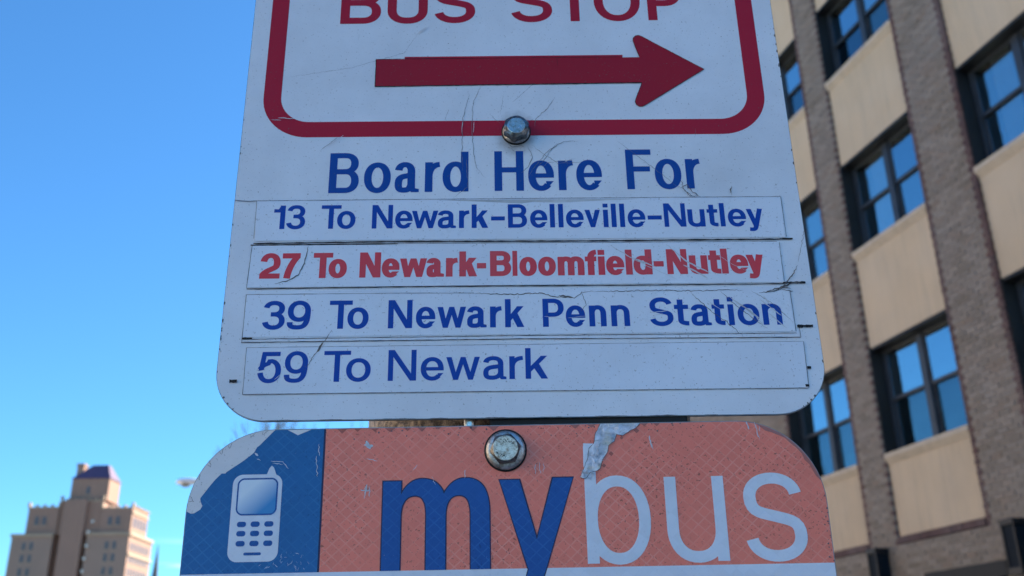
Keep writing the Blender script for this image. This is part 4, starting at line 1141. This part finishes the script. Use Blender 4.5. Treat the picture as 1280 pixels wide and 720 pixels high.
for i in range(60):
    u = crk.random(); side_ = crk.random() < .5
    if side_: chip(cr, x1-.6-crk.random()**2*3, crk.uniform(-24, 8), crk.uniform(.15, .5), -.00034)
    else: chip(cr, crk.uniform(-88, 105), z1-.8-crk.random()**2*7, crk.uniform(.15, .5), -.00034)
tag(cr.build('crack', M['crack'], A2), kind='stuff')
dk = MB()                                            # darker bared diamonds along the top edge
for x in (-84,-76.5,-68,-60.5,-52,-45,-37,-20,-10,30,38,64,70):
    w2 = crk.uniform(1.6, 2.9); zt = z1-.45; dk.add([((x-w2)/1000,-.00026,zt/1000),((x)/1000,-.00026,(zt-w2*crk.uniform(.7,1.05))/1000),((x+w2)/1000,-.00026,zt/1000)], [(0,1,2)])
for x, z in ((60,39.6),(52.5,36.2),(47,28.5),(43.2,22.8)):
    w2 = crk.uniform(.9, 1.5); dk.add([((x-w2)/1000,-.00026,z/1000),(x/1000,-.00026,(z-w2)/1000),((x+w2)/1000,-.00026,z/1000),(x/1000,-.00026,(z+w2)/1000)], [(0,1,2,3)])
ang = [(x1-40+39.5*math.cos(R_(a)), z1-40+39.5*math.sin(R_(a))) for a in range(75, 14, -5)]
inn = [(x1-40+38.2*math.cos(R_(a))+crk.uniform(-.6,.6), z1-40+38.2*math.sin(R_(a))+crk.uniform(-.6,.6)) for a in range(18, 72, 5)]
dk.add([(a/1000, -.00026, b/1000) for a, b in (ang+inn)[::-1]], [tuple(t) for t in tess((ang+inn)[::-1])])
tag(dk.build('bared_film', film('bared_brown_film', (.50,.12,.085), .6, .3).mat, A2), kind='stuff')
flat('chip', [(-110.7,43.1),(-105.6,40.4),(-99.0,43.1)], -.0003, M['peel'], A2)
dmg = [(42.4,43.2),(41.2,41.0),(39.6,38.1),(38.8,33.7),(36.2,31.0),(35.4,26.4),(33.6,22.0),(31.4,17.4),(33.0,16.6),(34.4,16.8),(36.2,19.4),(39.8,20.2),(41.3,21.4),(42.6,25.6),(45.3,29.3),(45.9,32.4),(48.8,34.4),(50.0,37.8),(53.0,37.2),(56.8,39.5),(59.4,40.6),(62.0,43.2)]
pol = MB(); n = len(dmg)
flat('torn_foil', dmg, -.0005, M['foil'], A2, .0004)
# crumpled flakes standing up on the tear
fl = MB(); fr = random.Random(4)
for i in range(70):
    t = fr.random(); cx_ = 34+t*19+fr.uniform(-3.5, 3.5)*(1-.4*abs(t-.5)); cz_ = 18+t*23+fr.uniform(-1.5, 1.5)
    if not (cz_ < 43 and abs((cx_-34)-(cz_-18)*.60) < 3.8): continue
    q = fr.uniform(.5, 1.3); a = fr.uniform(0, 6.28)
    p = [(cx_+q*math.cos(a+k_*2.1)*fr.uniform(.6,1.2), cz_+q*math.sin(a+k_*2.1)*fr.uniform(.6,1.2)) for k_ in range(3)]
    fl.add([(p[0][0]/1000,-.00052,p[0][1]/1000),(p[1][0]/1000,-.00052-fr.uniform(.0001,.0008),p[1][1]/1000),(p[2][0]/1000,-.00052,p[2][1]/1000)], [(0,1,2)])
tag(fl.build('foil_flake', M['foil'], A2), kind='stuff')
te = MB()
for p, q in zip(dmg, dmg[1:]): ribbon(te, [p, q], -.00096, .24, .12, False, .9)
tag(te.build('tear_edge', M['crack'], A2), kind='stuff')
flat('worn_patch', [(33.2,22.5),(38.4,22.2),(38.6,33.6),(33.6,33.8)], -.00033, M['wref'], A2)
sw = MB()
for pts, wd in (([(-72,37),(-70,33)],1.6),([(-73,35),(-68.5,34.6)],1.1),([(-72,12),(-71,16),(-72,9)],.5),([(-70,15),(-69.5,10)],.4),([(-74,13.5),(-69,12.5)],.4),([(66,37),(66.6,31)],.7),([(67,33),(67.6,30)],.3),
                ([(114,43),(115,39)],.6),([(118,42.6),(119.5,34)],.5),([(120,41),(120,38)],.4),([(-24,18),(-23.6,22)],.4),([(10,24),(10,19)],.3),([(12,25),(12.3,19.5)],.3),([(14,24.6),(14,20)],.25),([(-95,20),(-96,30)],.35),([(-94.6,30),(-95,36)],.3),([(-118,28),(-112,27.4),(-109,24)],.3),([(-117,26.8),(-112,26.2)],.3),
                ([(-126,32),(-124.4,30.6)],1.2),([(-124.8,29),(-123,28.2)],.4),([(-72,28),(-66,27)],.3),([(-40,19),(-38,15)],.2),([(-49,22),(-47,25)],.25)):
    ribbon(sw, pts, -.0004, wd, .35, step=.8)
for i in range(26):
    x, z = crk.uniform(-122, -96), crk.uniform(-23, -15); ribbon(sw, [(x, z), (x+crk.uniform(-2, 2), z+crk.uniform(-2, 2))], -.00016, .18, .4, step=.6)
tag(sw.build('scratch', M['scuff'], A2), kind='stuff')
hexbolt(A2, -4.2, 31.0, 13.4, 4.6, 6.0, 9.6, M['worn_steel'], M['dark_steel'], tilt=10)
# stamped grade marks round the bolt face
stp = MB(); sr = random.Random(8)
for a0, n_ in ((200, 5), (30, 3), (95, 2)):
    for i in range(n_):
        a = R_(a0+i*17); cx_, cz_ = -4.2+4.1*math.cos(a), 31.0+4.1*math.sin(a)
        for k_ in range(3):
            p = (cx_+sr.uniform(-.7,.7), cz_+sr.uniform(-.7,.7)); q = (p[0]+sr.uniform(-.9,.9), p[1]+sr.uniform(-.9,.9))
            ribbon(stp, [p, q], -.00656, .28, .05, False, 1)
tag(stp.build('stamped_mark', M['stamp'], A2), kind='stuff')
# black box painting the shade in the gap, then the steel strap end
mb = MB(); mb.box(-.012, .086, .0022, .010, .041, .060); bevel(mb.build('gap_shade_box', M['rubber'], A2), .001)
mb = MB(); mb.box(-.0245, -.0195, .0030, .012, .0385, .056); bevel(mb.build('strap_end', M['steel'], A2), .0012)
